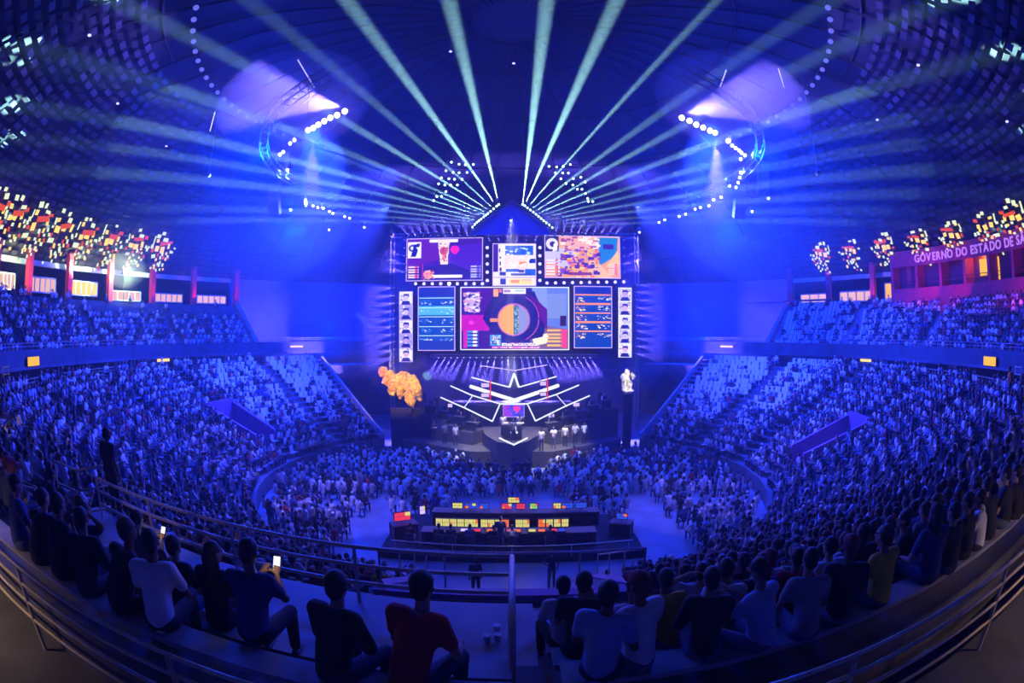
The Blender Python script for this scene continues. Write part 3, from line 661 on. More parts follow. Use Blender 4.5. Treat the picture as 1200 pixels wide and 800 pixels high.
# big fan of pale beams
fan = [((584.5, 239.5), (526, 0), 21, 1.0), ((582, 241.5), (406, 0), 21, 1.1), ((578.5, 244.5), (432, 115), 30, .35), ((575, 247.5), (402, 141), 32, 1.15), ((572, 250), (400, 176), 34, 1.0), ((569.5, 252), (385, 182), 34, .8), ((567, 254), (380, 198), 36, .85), ((564, 256.5), (385, 215), 38, .7), ((561.5, 258.5), (385, 229), 38, .55), ((559, 260.5), (390, 240), 40, .45), ((556.5, 263), (392, 250), 42, .4), ((554, 266), (400, 259), 44, .35),
       ((612.5, 239.5), (641, 0), 21, 1.1), ((615, 241), (723, 0), 21, 1.15), ((618, 243.5), (826, 12), 25, .95), ((621.5, 246), (778, 130), 31, .55), ((625, 248.5), (800, 148), 32, .75), ((628, 251), (806, 178), 34, .75), ((631, 253.5), (800, 202), 36, .4), ((634, 256), (800, 216), 38, .4), ((637, 258.5), (800, 230), 38, .35), ((640, 261), (800, 242), 40, .3), ((643.5, 263.5), (798, 252), 42, .3), ((647, 266.5), (790, 260), 44, .3)]
for k, ((sx, sy), (ex, ey), d, inten) in enumerate(fan):
    s_ = W(sx, sy, 2.0); e_ = at_d(ex, ey, d); dr = (e_-s_).normalized(); sd = 'left' if k < 12 else 'right'; kk = k % 12
    fixture(s_, dr, M['lampc'], 0.12, 'beam_lamp', 'beam lamp on the %s gable edge, %s from the peak, throwing a pale beam' % (sd, NTH[kk]), 'lamp', 'gable beam lamps '+sd+(' high' if kk < 3 else ' low'))
    spot(s_+dr*0.2, e_, 9000000*inten*(1 if kk < 3 else .7), 2.0, CYAN, 0.9, 0.02, 'beam_light')
# down spot in front of the middle screen
s_ = W(598.5, 258, 1.8); fixture(s_, (0, 0, -1), M['lampc'], 0.12, 'beam_lamp', 'single lamp under the gable peak shining straight down', 'lamp'); spot(s_+Vector((0, 0, -.2)), s_+Vector((0, -.2, -8)), 300000, 6, (.8, .95, .9), 0.5, 0.02, 'beam_light')
# short spikes round the screens
def spike(px, py, dx, dy, e=90, ang=26, c=LAV, lens='lampb', lab='', grp='', off=0.7, size=0.07, dist=3):
    p = W(px, py, off); q = Vector((dx, 0.55, -dy)).normalized()
    fixture(p, q, M[lens], size*1.3, 'edge_lamp', lab, 'lamp', grp)
    spot(p+q*0.12, p+q*dist, e*190, ang, c, 0.6, 0.02, 'edge_light')
for k in range(10): spike(479+k*8.6, 276.5, -0.62+.05*k, -.8, lab='small edge lamp atop the upper left screen, %s from the left' % NTH[k], grp='edge lamps over the upper left screen')
for k in range(10): spike(642+k*8.8, 274.5, 0.1+.06*k, -.8, lab='small edge lamp atop the upper right screen, %s from the left' % NTH[k], grp='edge lamps over the upper right screen')
for k in range(6): spike(574+k*10.6, 282, (-.3+.12*k), -1, lab='small edge lamp above the upper middle screen, %s from the left' % NTH[k], grp='edge lamps over the middle screen')
for k in range(5): spike(474.5, 281+k*9.5, -1, -.45+.05*k, 120, lab='small edge lamp left of the upper left screen, %s down' % NTH[k], grp='edge lamps beside the upper left screen')
for k in range(5): spike(731, 281+k*9.5, 1, -.3, 60, lab='small edge lamp right of the upper right screen, %s down' % NTH[k], grp='edge lamps beside the upper right screen')
for k in range(10): spike(462.5, 337+k*9, -1, .0+.03*k, 150, 24, lab='edge lamp on the left side of the screen wall, %s down' % NTH[k], grp='edge lamps down the left side')
for k in range(10): spike(745.5, 333+k*9, 1, .0+.02*k, 90, 24, lab='edge lamp on the right side of the screen wall, %s down' % NTH[k], grp='edge lamps down the right side')
def dot(px, py, e, lens, lab, grp, size=0.18, off=0.6, name='blinder_lamp', c=LAV):
    p = W(px, py, off); fixture(p, (0, -1, 0), M[lens], size, name, lab, 'lamp', grp)
    if e: spot(p+Vector((0, -.2, 0)), p+Vector((0, -3, -.2)), e*18, 110, c, .6, .05, 'blinder_light')
for k in range(9): dot(487+k*9.8, 332.3, 26, 'lampb' if k != 4 else 'lampw', 'round lavender lamp under the upper left screen, %s from the left' % NTH[k], 'lamp row under the upper left screen')
for k in range(10): dot(641+k*10, 331.5-k*.15, 18, 'lampb', 'round lavender lamp under the upper right screen, %s from the left' % NTH[k], 'lamp row under the upper right screen')
for x, sd in ((571, 'left'), (632.7, 'right')):
    for k in range(5): dot(x, 290+k*9.6, 16, 'lampb', 'round lavender lamp in the column %s of the middle screen, %s down' % (sd, NTH[k]), 'lamp column %s of the middle screen' % sd)
# down lights under the screens
for k in range(25):
    x = 514+k*7.4
    if 16 < k < 17: continue
    p = W(x, 418.5+(0.04*abs(k-11)), 1.0); dx = (-0.55 if k < 5 else -.25 if k < 10 else 0 if k < 13 else .25 if k < 17 else .6)
    dr = Vector((dx, -.25, -1)).normalized()
    fixture(p, dr, M['lampb'], 0.07, 'down_lamp', 'small purple down lamp under the main screen, %s from the left' % NTH[k], 'lamp', 'down lamps under the screens'); spot(p+dr*.12, p+dr*3, 26000, 22, LAV, .6, .02, 'down_light')
truss(seg_pts(W(505, 417, .8), W(700, 417, .8)), .3, M['truss'], 'lamp_truss'); o = bpy.data.objects['lamp_truss']; tag(o, 'horizontal truss carrying the purple down lamps below the screens', 'truss')
# arcs of cyan dots in front of the gable
ld = [(387,570),(414,577),(436,579),(464,578),(368,600),(393,606),(414,607),(442,606),(352,625),(378,628),(398,630),(424,630),(342,646),(364,650),(384,650),(408,650),(335,690),(352,690),(368,673),(325,705)]
rd = [(730,585),(757,587),(780,585),(805,578),(753,607),(778,608),(798,608),(772,628),(816,628),(842,623),(790,645),(814,650),(830,665),(857,640),(846,665),(858,680),(866,697),(884,708),(868,708)]
for lst, sd in ((ld, 'left'), (rd, 'right')):
    pl = [at_d(400+x/3, y/3, 44) for x, y in lst]
    for k, p in enumerate(pl): fixture(p, (0, -1, 0), M['lampc'], 0.11, 'blinder_lamp', 'small cyan lamp in the array %s of the gable, %s reading from the top' % (sd, NTH[k]), 'lamp', 'cyan lamp array '+sd)
    rt = tag(empty('lamp_array_frame', pl[0]), 'curved pipe frame holding the cyan lamps %s of the gable' % sd, 'frame')
    for i0 in range(0, len(pl)-3, 4): MB().path([q-pl[0]+Vector((0, .25, .05)) for q in pl[i0:i0+4]], 0.03, 4).build('pipe', M['fixture'], rt)
    MB().bar(Vector((0, .25, 0)), Vector((0, .25, 6)), 0.02).build('cable', M['fixture'], rt)
# ring of lamps hanging in the dome
rg = tag(empty('dome_lamp_ring', (0, 0, 28.6)), 'large circular pipe hung with dim lamps under the dome', 'lamp ring')
MB().path([Vector((21.8*math.sin(rad(a)), -21.8*math.cos(rad(a)), 0)) for a in range(0, 360, 4)], 0.05, 5, closed=True).build('pipe', M['dome'], rg)
for k in range(104):
    a = 360*k/104
    if min(a, 360-a) > 128: continue
    b_ = Vector((21.8*math.sin(rad(a)), -21.8*math.cos(rad(a)), -0.05))
    mb = MB(); mb.ell(b_+Vector((0, 0, -.25)), (.2, .2, .16), 8, 5, 1); mb.bar(b_, b_+Vector((0, 0, -.12)), .1, .2, 6, 0); mb.build('lamp', [M['fixture'], M['dimlamp']], rg)
# round house truss with bright lamps
ZT = 22.0
rt = tag(empty('round_truss', (0, 2.0, ZT)), 'big round aluminium truss hung over the arena floor, carrying lamps', 'truss')
for g0, g1 in ((28, 164), (196, 332)): truss([Vector((17.0*math.sin(rad(a)), -17.0*math.cos(rad(a)), 0.35)) for a in np.arange(g0, g1, 3.2)], .5, M['truss'], 'arc_truss', rt)
lb = [(404, 130.4), (395, 134.8), (387, 138), (380, 142), (373, 146), (367, 150), (361, 152.4), (345, 164), (340, 168), (332, 178), (328, 181)]
rb = [(799, 138), (808, 141.5), (816, 146), (824, 149.5), (832, 153), (838, 155.5), (853.5, 165), (858, 170.5), (862, 173.5), (866, 176), (869, 179), (873, 182), (868, 186.5), (868, 202), (867, 208), (865, 214), (862.5, 219.5)]
for lst, sd, sx in ((lb, 'left', -1), (rb, 'right', 1)):
    for k, (x, y) in enumerate(lst):
        p = at_z(x, y, ZT-0.3); q = (CAMP-p).normalized()
        fixture(p, q, M['lampw'], 0.17 if k < 7 else .12, 'truss_lamp', 'bright lamp on the %s arc of the round truss, %s from the top end' % (sd, NTH[k]), 'lamp', 'bright lamps on the %s truss arc' % sd)
        if k % 2 == 0: point(p+q*.4, 70, (.16, .10, 1), .1)
    # soft wide cones
    p = at_z(lst[0][0], lst[0][1], ZT-0.3); tgt = at_d(600+sx*290, 112, p.y+33.6-1.0)
    spot(p+Vector((sx*.3, 0, .3)), tgt, 42000, 46, (.24, .17, 1), .35, .05, 'truss_light')
    p = at_z(lst[5][0], lst[5][1], ZT-.3); spot(p+Vector((0, 0, -.4)), p+Vector((-sx*.2, 1, -8)), 26000, 26, (.24, .17, 1), .4, .05, 'truss_light')
    p = at_z(lst[8][0], lst[8][1], ZT-.3); spot(p+Vector((0, 0, -.4)), p+Vector((sx*2, 1, -7)), 15000, 26, (.12, .1, 1), .5, .05, 'truss_light')
    # follow spots: a thin beam towards the stage
    fx, fy = (245, 205) if sx < 0 else (958, 203)
    ex, ey = (385, 338) if sx < 0 else (900, 256)
    p = at_d(fx, fy, 30); e_ = at_d(ex, ey, 46); dr = (e_-p).normalized()
    fixture(p, dr, M['lampc'], 0.16, 'follow_spot', 'follow spot hanging on the %s throwing a thin beam towards the stage' % sd, 'lamp'); spot(p+dr*.25, e_, 420000 if sx < 0 else 260000, 1.5, (.4, .85, 1), .4, .03, 'follow_light')
    MB().bar(Vector(p)+Vector((0, 0, .2)), Vector((p.x, p.y, domez(math.hypot(p.x, p.y)))), .03, n=4).build('hanging_pipe', M['truss']); tag(bpy.context.scene.objects[-1] if False else col.objects[-1], 'thin pipe holding the %s follow spot' % sd, 'pipe')
# moving heads along the back part of the round truss
def moving_head(p, lab, grp, tilt=0.0):
    rt = tag(empty('moving_head', p), lab, 'lamp', grp)
    MB().box((0, 0, .1), (.34, .26, .14)).build('base', M['grey'], rt)
    mb = MB()
    for s_ in (-1, 1): mb.box((s_*.19, 0, -.13), (.05, .16, .38))
    mb = MB(); mb.path([(-.19, 0, -.33), (-.19, 0, .03), (.19, 0, .03), (.19, 0, -.33)], .03, 4)
    mb.build('yoke', M['grey'], rt)
    m3 = Vector((math.sin(tilt)*.5, -.55, -1)).normalized()
    mb = MB(); mb.bar(Vector((0, 0, -.2))-m3*.2, Vector((0, 0, -.2))+m3*.22, .12, .15, 8); mb.build('head', M['truss'], rt)
    MB().ell(Vector((0, 0, -.2))+m3*.24, (.11, .11, .11), 8, 5).build('lens', M['lampw'], rt)
for sd, lst in (('left', [(349, 226), (355, 229), (368, 236), (373, 238), (379, 239), (386, 243), (391, 245), (405, 249), (411, 251), (428, 262), (341, 241), (387, 265), (338, 193)]), ('right', [(845, 226), (853, 212), (836, 229), (820, 238), (813, 240), (802, 246), (796, 249), (778, 253), (772, 256), (748, 268), (881, 243), (899, 227), (830, 236)])):
    for k, (x, y) in enumerate(lst):
        p = at_z(x, y, ZT-0.25); 
        if math.hypot(p.x, p.y) > 33: p = at_d(x, y, 50)
        moving_head(p, 'white-glinting moving head lamp on the %s back arc, %s of its group' % (sd, NTH[k]), 'moving heads on the %s truss arc' % sd, R.uniform(-1, 1))
    pp = at_z(*lst[5], ZT+.0); point(pp+Vector((0, -2.4, -.6)), 60, (.8, .75, 1), .2)
# line array loudspeakers
for sd, x, y, lean in (('left', 322, 214, -1), ('left inner', 352, 205, -1), ('right', 893, 192, 1), ('right inner', 866, 218, 1)):
    p = at_d(x, y, 38); rt = tag(empty('line_array', p), 'curved hanging line array loudspeaker, %s' % {'left': 'outer one on the left', 'left inner': 'inner one on the left', 'right': 'upper one on the right', 'right inner': 'lower one on the right'}[sd], 'loudspeaker')
    z = 0; yy = 0
    for k in range(9):
        tl = 0.06*k; MB().box((0, yy, z), (1.0, .5, .30), 0, 0, tl).build('cabinet', M['grey'], rt); z -= .31*math.cos(tl); yy += .31*math.sin(tl)
    MB().bar((0, 0, .2), (0, 0, domez(math.hypot(p.x, p.y))-p.z), .025, n=4).build('cable', M['fixture'], rt)
# thin pipes hanging at an angle, given emission to look lit
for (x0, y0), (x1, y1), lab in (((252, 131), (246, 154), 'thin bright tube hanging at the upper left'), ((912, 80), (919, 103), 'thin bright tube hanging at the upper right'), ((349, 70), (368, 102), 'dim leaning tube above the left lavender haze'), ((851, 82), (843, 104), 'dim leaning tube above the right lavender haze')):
    a_ = at_d(x0, y0, 28); b_ = at_d(x1, y1, 28.4); rt = tag(empty('glowing_pipe', a_), lab, 'lamp'); MB().bar((0, 0, 0), b_-a_, .035).build('tube', M['lampb'], rt); MB().bar((0, 0, 0), (0, 0, 1.2), .015, n=4).build('cable', M['fixture'], rt)

# ================================================================== STAGE
SD = 44.0; SY = SD-33.6                             # stage centre plane: forward distance 44
def S(px, py, d): return at_d(px, py, d)
root = tag(empty('stage', (0, 0, 0)), 'raised chevron-fronted stage with white light strips', 'stage')
def deck(pts, z, h=0.25, m='black', nm='deck'):
    n_ = len(pts); vs_ = [(x, y, z-h) for x, y in pts]+[(x, y, z) for x, y in pts]
    MB().add(vs_, [tuple(range(n_-1, -1, -1)), tuple(range(n_, 2*n_))]+[(i, (i+1) % n_, n_+(i+1) % n_, n_+i) for i in range(n_)]).build(nm, M[m], root)
deck([(-9, 17.5), (-9.5, 11), (-3.2, 6.6), (3.2, 6.6), (9.5, 11), (9, 17.5)], 1.3, 1.3, 'wood')
deck([(-5.6, 17.4), (-5.6, 14.6), (0, 12.6), (5.6, 14.6), (5.6, 17.4)], 4.0, 2.7, 'wood', 'riser')
deck([(-2.6, 12), (-2.2, 8.4), (-1.15, 5.5), (0, 4.4), (1.15, 5.5), (2.2, 8.4), (2.6, 12)], 2.35, 2.35, 'wood', 'front_podium')
MB().box((0, 6.35, 2.95), (1.5, .7, 1.2)).build('caster_desk', M['wood'], root)
for sx in (-1, 1):
    for j in range(5):
        zz = 2.35+.36*j; MB().box((sx*(3.3+j*1.25), 10.4+j*.75, (1.3+zz)/2), (1.5, 2.4, zz-1.3), sx*.5).build('wing_step', M['wood'], root)
def strip(a_, b_, wd=0.09, m='ledw', nm='light_strip'):
    MB().bar(a_, b_, wd, n=4).build(nm, M[m], root)
def strips(pts, ds, wd=0.06, m='ledw'):
    P = [S(x, y, d) for (x, y), d in zip(pts, ds)]
    for a_, b_ in zip(P, P[1:]): strip(a_, b_, wd, m)
strips([(563, 428.3), (603, 434), (641, 427.5)], [50, 47, 50], .045, 'ledp')
strips([(552.5, 442), (597, 453.5)], [48.5, 46], .06); strips([(608, 453.5), (652, 441)], [46, 48.5], .06)
strips([(597, 453.5), (602.5, 437.5), (608, 453.5)], [46, 45.8, 46], .10)
strips([(551, 452.5), (603, 469), (654.5, 451.5)], [47.5, 45, 47.5], .17)
strips([(528, 452), (553, 463), (586, 473), (618, 473), (652, 462), (678.5, 451)], [46, 45, 43.5, 43.5, 45, 46], .06)
strips([(516.5, 465.5), (544, 477.5), (577, 493.5), (586, 473)], [45, 43, 41.5, 43.5], .06); strips([(554, 463), (544, 477.5)], [45, 43.4], .05)
strips([(691, 463.5), (663, 475.5), (627.5, 493), (618, 473)], [45, 43, 41.5, 43.5], .06); strips([(652, 462.5), (664, 476)], [45, 43.4], .05)
strips([(585, 513), (602, 521), (618, 513)], [39, 38, 39], .07); strips([(590, 495.3), (614, 495.3)], [39.5, 39.5], .05)
# white strip-lit A emblem on the podium
e0, e1, e2 = S(599, 507.5, 39.45), S(602.5, 497.5, 39.45), S(606, 507.5, 39.45)
MB().bar(e0, e1, .07, n=4).bar(e2, e1, .07, n=4).bar(S(600.8, 504.5, 39.45), S(604.4, 504.5, 39.45), .04, n=4).build('emblem_letter', M['ledw'], root)
# triangular centre piece
MB().add([S(597.5, 453, 46.2), S(602.5, 439, 46.2), S(607.5, 453, 46.2), S(597.5, 453, 46.6), S(602.5, 439, 46.6), S(607.5, 453, 46.6)], ((0,1,2),(5,4,3),(0,3,4,1),(1,4,5,2),(2,5,3,0))).build('centre_triangle', M['grey'], root)
# small booth screens on the stage
for (x0, y0, x1, y1), nm in (((564, 449, 573, 453.5), 'left upper'), ((564, 461, 573, 465), 'left lower'), ((633, 447, 640, 451.5), 'right upper'), ((633, 460, 640, 463.5), 'right lower'), ((643, 485, 649.5, 491), 'far right low'), ((525, 473, 530, 477), 'far left low'), ((672, 472, 679, 476), 'outer right low')):
    a_ = S(x0, (y0+y1)/2, 44.5); b_ = S(x1, (y0+y1)/2, 44.5); t_ = S((x0+x1)/2, y0, 44.5); u_ = S((x0+x1)/2, y1, 44.5)
    rt = tag(empty('booth_screen', ((a_.x+b_.x)/2, a_.y, (t_.z+u_.z)/2)), 'small bright booth screen on the stage, %s' % nm, 'screen')
    MB().box((0, 0, 0), (b_.x-a_.x, .06, t_.z-u_.z)).build('display', M['ledp'], rt); MB().box((0, .06, 0), (b_.x-a_.x+.1, .05, t_.z-u_.z+.1)).build('casing', M['fixture'], rt)
    if 'far' not in nm and 'outer' not in nm:
        MB().box(((b_.x-a_.x)/2+.12, 0, 0), (.10, .08, .9)).build('red_strip', emit('red_strip_'+nm.split()[0], lin(240, 40, 60), 1.2, False), rt)
# magenta/blue centre screen panel of the stage
c = Canvas(40, 36, lin(20, 40, 210)); c.poly([(0, 0), (.35, 0), (.3, 1), (0, 1)], lin(130, 20, 200)); c.disc(.62, .3, .22, lin(245, 30, 120)); c.poly([(.5, .1), (.8, .1), (.75, .6), (.6, .75)], lin(230, 30, 140)); c.poly([(.3, .3), (.5, .2), (.45, .9), (.3, .9)], lin(40, 60, 240)); c.speck(0, 0, 1, 1, [lin(200, 40, 200), lin(40, 70, 250)], 60, 4, 3)
oldW = W
def W(px, py, off=0.0): return at_d(px, py, 44.3)
screen('magenta and blue panel in the middle of the stage front', 590, 474.5, 614, 488, c, fr=.03)
W = oldW
spot((0, 4, 19), (0, 8, 1), 40000, 34, (1.0, .85, .5), .6, .05, 'stage_light')
spot((5, 2, 19), (4.2, 8.4, 2), 30000, 18, (1.0, .95, .5), .6, .05, 'stage_light'); spot((-5, 4, 19), (-4, 9.5, 1), 16000, 22, (.8, .8, 1), .6, .05, 'stage_light')
# player desks on the stage wings
k = 0
for sx in (-1, 1):
    for j in range(5):
        x = sx*(3.3+j*1.25); y = 9.9+j*.75; zz = 2.35+.36*j
        rt = tag(empty('player_desk', (x, y, zz), sx*.62), 'dark player desk with monitor on the %s stage wing' % ('left' if sx < 0 else 'right'), 'desk', 'player desks on the %s wing' % ('left' if sx < 0 else 'right'))
        MB().box((0, 0, .72), (1.2, .6, .05)).build('tabletop', M['wood'], rt); MB().box((0, -.25, .36), (1.15, .04, .7)).build('front_panel', M['fixture'], rt)
        mo = tag(empty('monitor', (x, y-.05, zz+.745), sx*.62), 'gaming monitor on a player desk, %s wing' % ('left' if sx < 0 else 'right'), 'monitor', 'monitors on the %s wing' % ('left' if sx < 0 else 'right'))
        MB().box((0, 0, .25), (.55, .04, .32)).build('casing', M['fixture'], mo); MB().box((0, 0.03, .25), (.5, .02, .28)).build('display', M['ledp'], mo); MB().bar((0, 0, 0), (0, 0, .1), .03).build('stand', M['fixture'], mo)
# side scenery: big orange-gold sculpture left, pale one right
def rock_figure(px0, px1, py0, py1, d, m, lab, seed, spikes):
    R2 = random.Random(seed); a_ = at_d(px0, py1, d); b_ = at_d(px1, py0, d); wd, ht = b_.x-a_.x, b_.z-a_.z
    rt = tag(empty('sculpture', ((a_.x+b_.x)/2, a_.y, a_.z)), lab, 'sculpture'); mb = MB()
    for (u, v, ru, rv) in spikes: mb.ell(((u-.5)*wd, R2.uniform(-.3, .3), v*ht), (ru*wd, .5, rv*ht), 12, 8)
    me = mb.mesh('body', m); o = link('body', me, rt); md = o.modifiers.new('r', 'REMESH'); md.mode = 'VOXEL'; md.voxel_size = 0.06
    tx = bpy.data.textures.new('n', 'CLOUDS'); tx.noise_scale = .28; dm = o.modifiers.new('d', 'DISPLACE'); dm.texture = tx; dm.strength = .42
    MB().box((0, .1, -a_.z/2-.1), (wd*.5, .6, a_.z)).build('plinth', M['fixture'], rt)
    return rt
rock_figure(446, 494, 430, 476, 45, M['gold'], 'orange-gold armoured head sculpture left of the stage', 3, [(.08, .88, .10, .12), (.22, .78, .13, .14), (.36, .64, .16, .2), (.55, .66, .2, .24), (.75, .58, .18, .24), (.88, .48, .10, .2), (.3, .46, .09, .18), (.48, .42, .09, .24), (.68, .3, .09, .25), (.78, .16, .05, .2), (.92, .34, .06, .2), (.15, .66, .08, .12)])
rock_figure(727, 745, 433, 461, 46, mat('pale_yellow_paint', (.8, .7, .45), .5, 0, .4, 4), 'pale yellow standing figure sculpture right of the stage', 5, [(.45, .85, .14, .14), (.45, .6, .2, .2), (.3, .35, .14, .25), (.62, .32, .16, .3), (.2, .65, .1, .2), (.85, .75, .09, .16), (.5, .12, .3, .1)])
p = at_d(470, 450, 45); spot(p+Vector((2, -7, 2)), p, 6000, 42, (1, .62, .15), .5, .1, 'prop_light'); spot(p+Vector((-4, -5, 1)), p+Vector((-1.4, 0, 1)), 2500, 30, (1, .2, .8), .5, .1, 'prop_light')
p = at_d(737, 446, 46); spot(p+Vector((-1, -6, 2)), p, 3000, 24, (1, .85, .5), .5, .1, 'prop_light')

# ================================================================== CONTROL DESK ON THE FLOOR
root = tag(empty('control_platform', (0, -8.4, 0)), 'low black platform under the control desks on the floor', 'platform')
MB().box((0, 0, .2), (12.4, 5.4, .4)).build('deck', M['black'], root)
MB().path([(x, -2.6-.35*math.cos(x/4), .95+.0*x) for x in np.linspace(-5.6, 5.6, 16)], .03, 5).build('rail', M['railg'], root)
for x in (-5.4, -2.7, 0, 2.7, 5.4): MB().bar((x, -2.6-.35*math.cos(x/4), .4), (x, -2.6-.35*math.cos(x/4), .95), .025).build('post', M['railg'], root)
yel = [emit('console_glow_yellow', lin(225, 215, 120), 1.0, False), emit('console_glow_orange', lin(245, 110, 50), 1.1, False), emit('console_glow_blue', lin(50, 80, 230), 1.0, False), emit('console_glow_red', lin(240, 60, 90), 1.0, False), emit('console_glow_green', lin(140, 230, 120), .9, False)]
def control_desk(x0, x1, y, z, lab, rz=0):
    rt = tag(empty('control_desk', ((x0+x1)/2, y, z), rz), lab, 'desk'); wd = x1-x0
    MB().box((0, 0, .74), (wd, .8, .06)).build('tabletop', M['wood'], rt); MB().box((0, .38, .37), (wd, .04, .74)).build('front_panel', M['black'], rt)
    for s_ in (-1, 1): MB().box((s_*(wd/2-.05), 0, .37), (.05, .7, .72)).build('leg', M['fixture'], rt)
    return rt
ordn = ords+('tenth', 'eleventh', 'twelfth', 'thirteenth', 'fourteenth', 'fifteenth', 'sixteenth')
def monitor(x, y, z, lab, c_, w_=.46, h_=.34, grp=None, rz=0, name='monitor'):
    rt = tag(empty(name, (x, y, z), rz), lab, 'monitor', grp)
    MB().box((0, .03, h_/2+.08), (w_, .05, h_)).build('casing', M['fixture'], rt)
    nx, ny = 3, 2
    for i in range(nx):
        for j in range(ny): MB().box(((i-1)*(w_-.06)/nx, 0, h_/2+.08+(j-.5)*(h_-.06)/ny), ((w_-.09)/nx, .02, (h_-.1)/ny)).build('picture_tile', c_ if (i+j) % 3 else R.choice(yel[:2]+[c_, c_]), rt)
    MB().bar((0, .06, 0), (0, .06, .12), .03).build('stand', M['fixture'], rt); return rt
control_desk(-4.3, -.95, -9.9, .4, 'front row control desk, left half'); control_desk(-.8, 4.0, -9.9, .4, 'front row control desk, right half')
control_desk(-4.2, 4.6, -7.0, .4, 'rear row control desk'); control_desk(-6.0, -4.7, -9.2, .4, 'angled control desk at the left end', .5); control_desk(4.9, 6.0, -9.0, .4, 'angled control desk at the right end', -.4)
def fx(px, y): return (px-600)/F*math.hypot(y+33.6, 9.6)*1.0
xs = [516, 524, 532.5, 541, 549.5, 557]+[568, 576, 584.5, 592.5]+[608, 616]+[634, 643, 652, 661]
for k, px in enumerate(xs):
    q = k if k < 6 else k-6
    monitor(fx(px, -9.75), -9.75, 1.17, 'glowing monitor on the front control desk, %s from the %s' % ((ordn[q], 'left end') if k < 6 else (ordn[q], 'middle gap')), yel[0] if k not in (9, 12) else yel[1], .38, .46, 'front control desk monitors')
for k, (px, py, c_, w_) in enumerate([(537, 588, yel[0], .45), (602, 581, yel[0], .5), (594, 592, yel[3], .45), (610, 590, yel[3], .4), (625, 596, yel[4], .35), (652, 588, yel[0], .35), (664, 590, yel[2], .5), (680, 590, yel[2], .5), (552, 590, yel[2], .5), (568, 591, yel[2], .4)]):
    monitor(fx(px, -7.0), -7.0, 1.17+(.35 if py < 583 else 0), 'small %s monitor on the rear control desk, %s in line' % (('yellow', 'yellow', 'red', 'red', 'green', 'yellow', 'blue', 'blue', 'blue', 'blue')[k], ordn[k]), c_, w_*1.3, .36, 'rear control desk monitors')
monitor(-5.4, -9.2, 1.17, 'red and yellow lighting console screen at the left desk end', yel[3], .9, .5, None, .5, 'console_screen'); monitor(5.45, -9.0, 1.17, 'pale blue laptop screen at the right desk end', yel[2], .6, .36, None, -.4, 'laptop'); monitor(-4.55, -8.2, 1.2, 'tilted bright tablet above the left desk end', M['ledp'], .35, .5, None, .6, 'tablet')
for k, (px, c_) in enumerate([(575, yel[1]), (597, yel[3]), (606, yel[1]), (623, yel[0]), (634, yel[1]), (648, yel[3]), (657, yel[2]), (560, yel[3]), (545, M['ledp'])]):
    rt = tag(empty('mixing_console', (fx(px, -10.1), -10.15, 1.17)), 'lit fader console under the monitors, %s in the front row' % ordn[k], 'console', 'front desk consoles'); MB().box((0, 0, .05), (.4, .3, .08), 0, 0, .2).build('body', M['fixture'], rt); MB().box((0, 0, .10), (.32, .2, .02), 0, 0, .2).build('lit_surface', c_, rt)
point((0, -10.6, 2.3), 30, (1, .75, .5), .3); point((-4.9, -10.4, 2), 15, (1, .3, .5), .3)

# ================================================================== PEOPLE
def remesh(mb, mats, voxel, ratio=1.0, name='body', smooth_it=2, classify=None):
    me = mb.mesh('tmp', mats[0]); o = link('tmp', me)
    md = o.modifiers.new('r', 'REMESH'); md.mode = 'VOXEL'; md.voxel_size = voxel; md.use_smooth_shade = True
    if smooth_it: sm = o.modifiers.new('s', 'SMOOTH'); sm.factor = .5; sm.iterations = smooth_it
    if ratio < 1: dc = o.modifiers.new('d', 'DECIMATE'); dc.ratio = ratio
    dg = bpy.context.evaluated_depsgraph_get(); out = bpy.data.meshes.new_from_object(o.evaluated_get(dg)); out.name = name
    bpy.data.objects.remove(o); bpy.data.meshes.remove(me)
    out.materials.clear()
    for m_ in mats: out.materials.append(m_)
    out.polygons.foreach_set('use_smooth', [True]*len(out.polygons)); return out
V = Vector
def hand(mb, wr, d, up, side, curl=0.5):
    # wr wrist point, d direction of the palm, up = back of the hand, side = +1/-1 thumb side
    d = V(d).normalized(); up = V(up); up = (up-d*up.dot(d)).normalized(); s = d.cross(up).normalized()*side
    pc = wr+d*.05
    m3 = Matrix((s, d, up)).transposed()
    mb.ell(pc, (.040, .052, .016), 10, 6, 0, m3)
    for k, (off, ln) in enumerate(((.030, .070), (.010, .080), (-.011, .074), (-.031, .058))):
        b = wr+d*.088+s*off; d1 = (d*math.cos(curl*.6)-up*math.sin(curl*.6)); m1 = b+d1*ln*.5
        d2 = (d*math.cos(curl*1.7)-up*math.sin(curl*1.7)); m2 = m1+d2*ln*.5
        mb.capsule(b, m1, .0095, .0085, 6); mb.capsule(m1, m2, .0085, .0075, 6)
    tb = wr+d*.03+s*.03; t1 = tb+(d*.6+s*.8-up*.2).normalized()*.04; t2 = t1+(d*.85+s*.4-up*.3).normalized()*.032
    mb.capsule(tb, t1, .013, .011, 6); mb.capsule(t1, t2, .011, .009, 6)
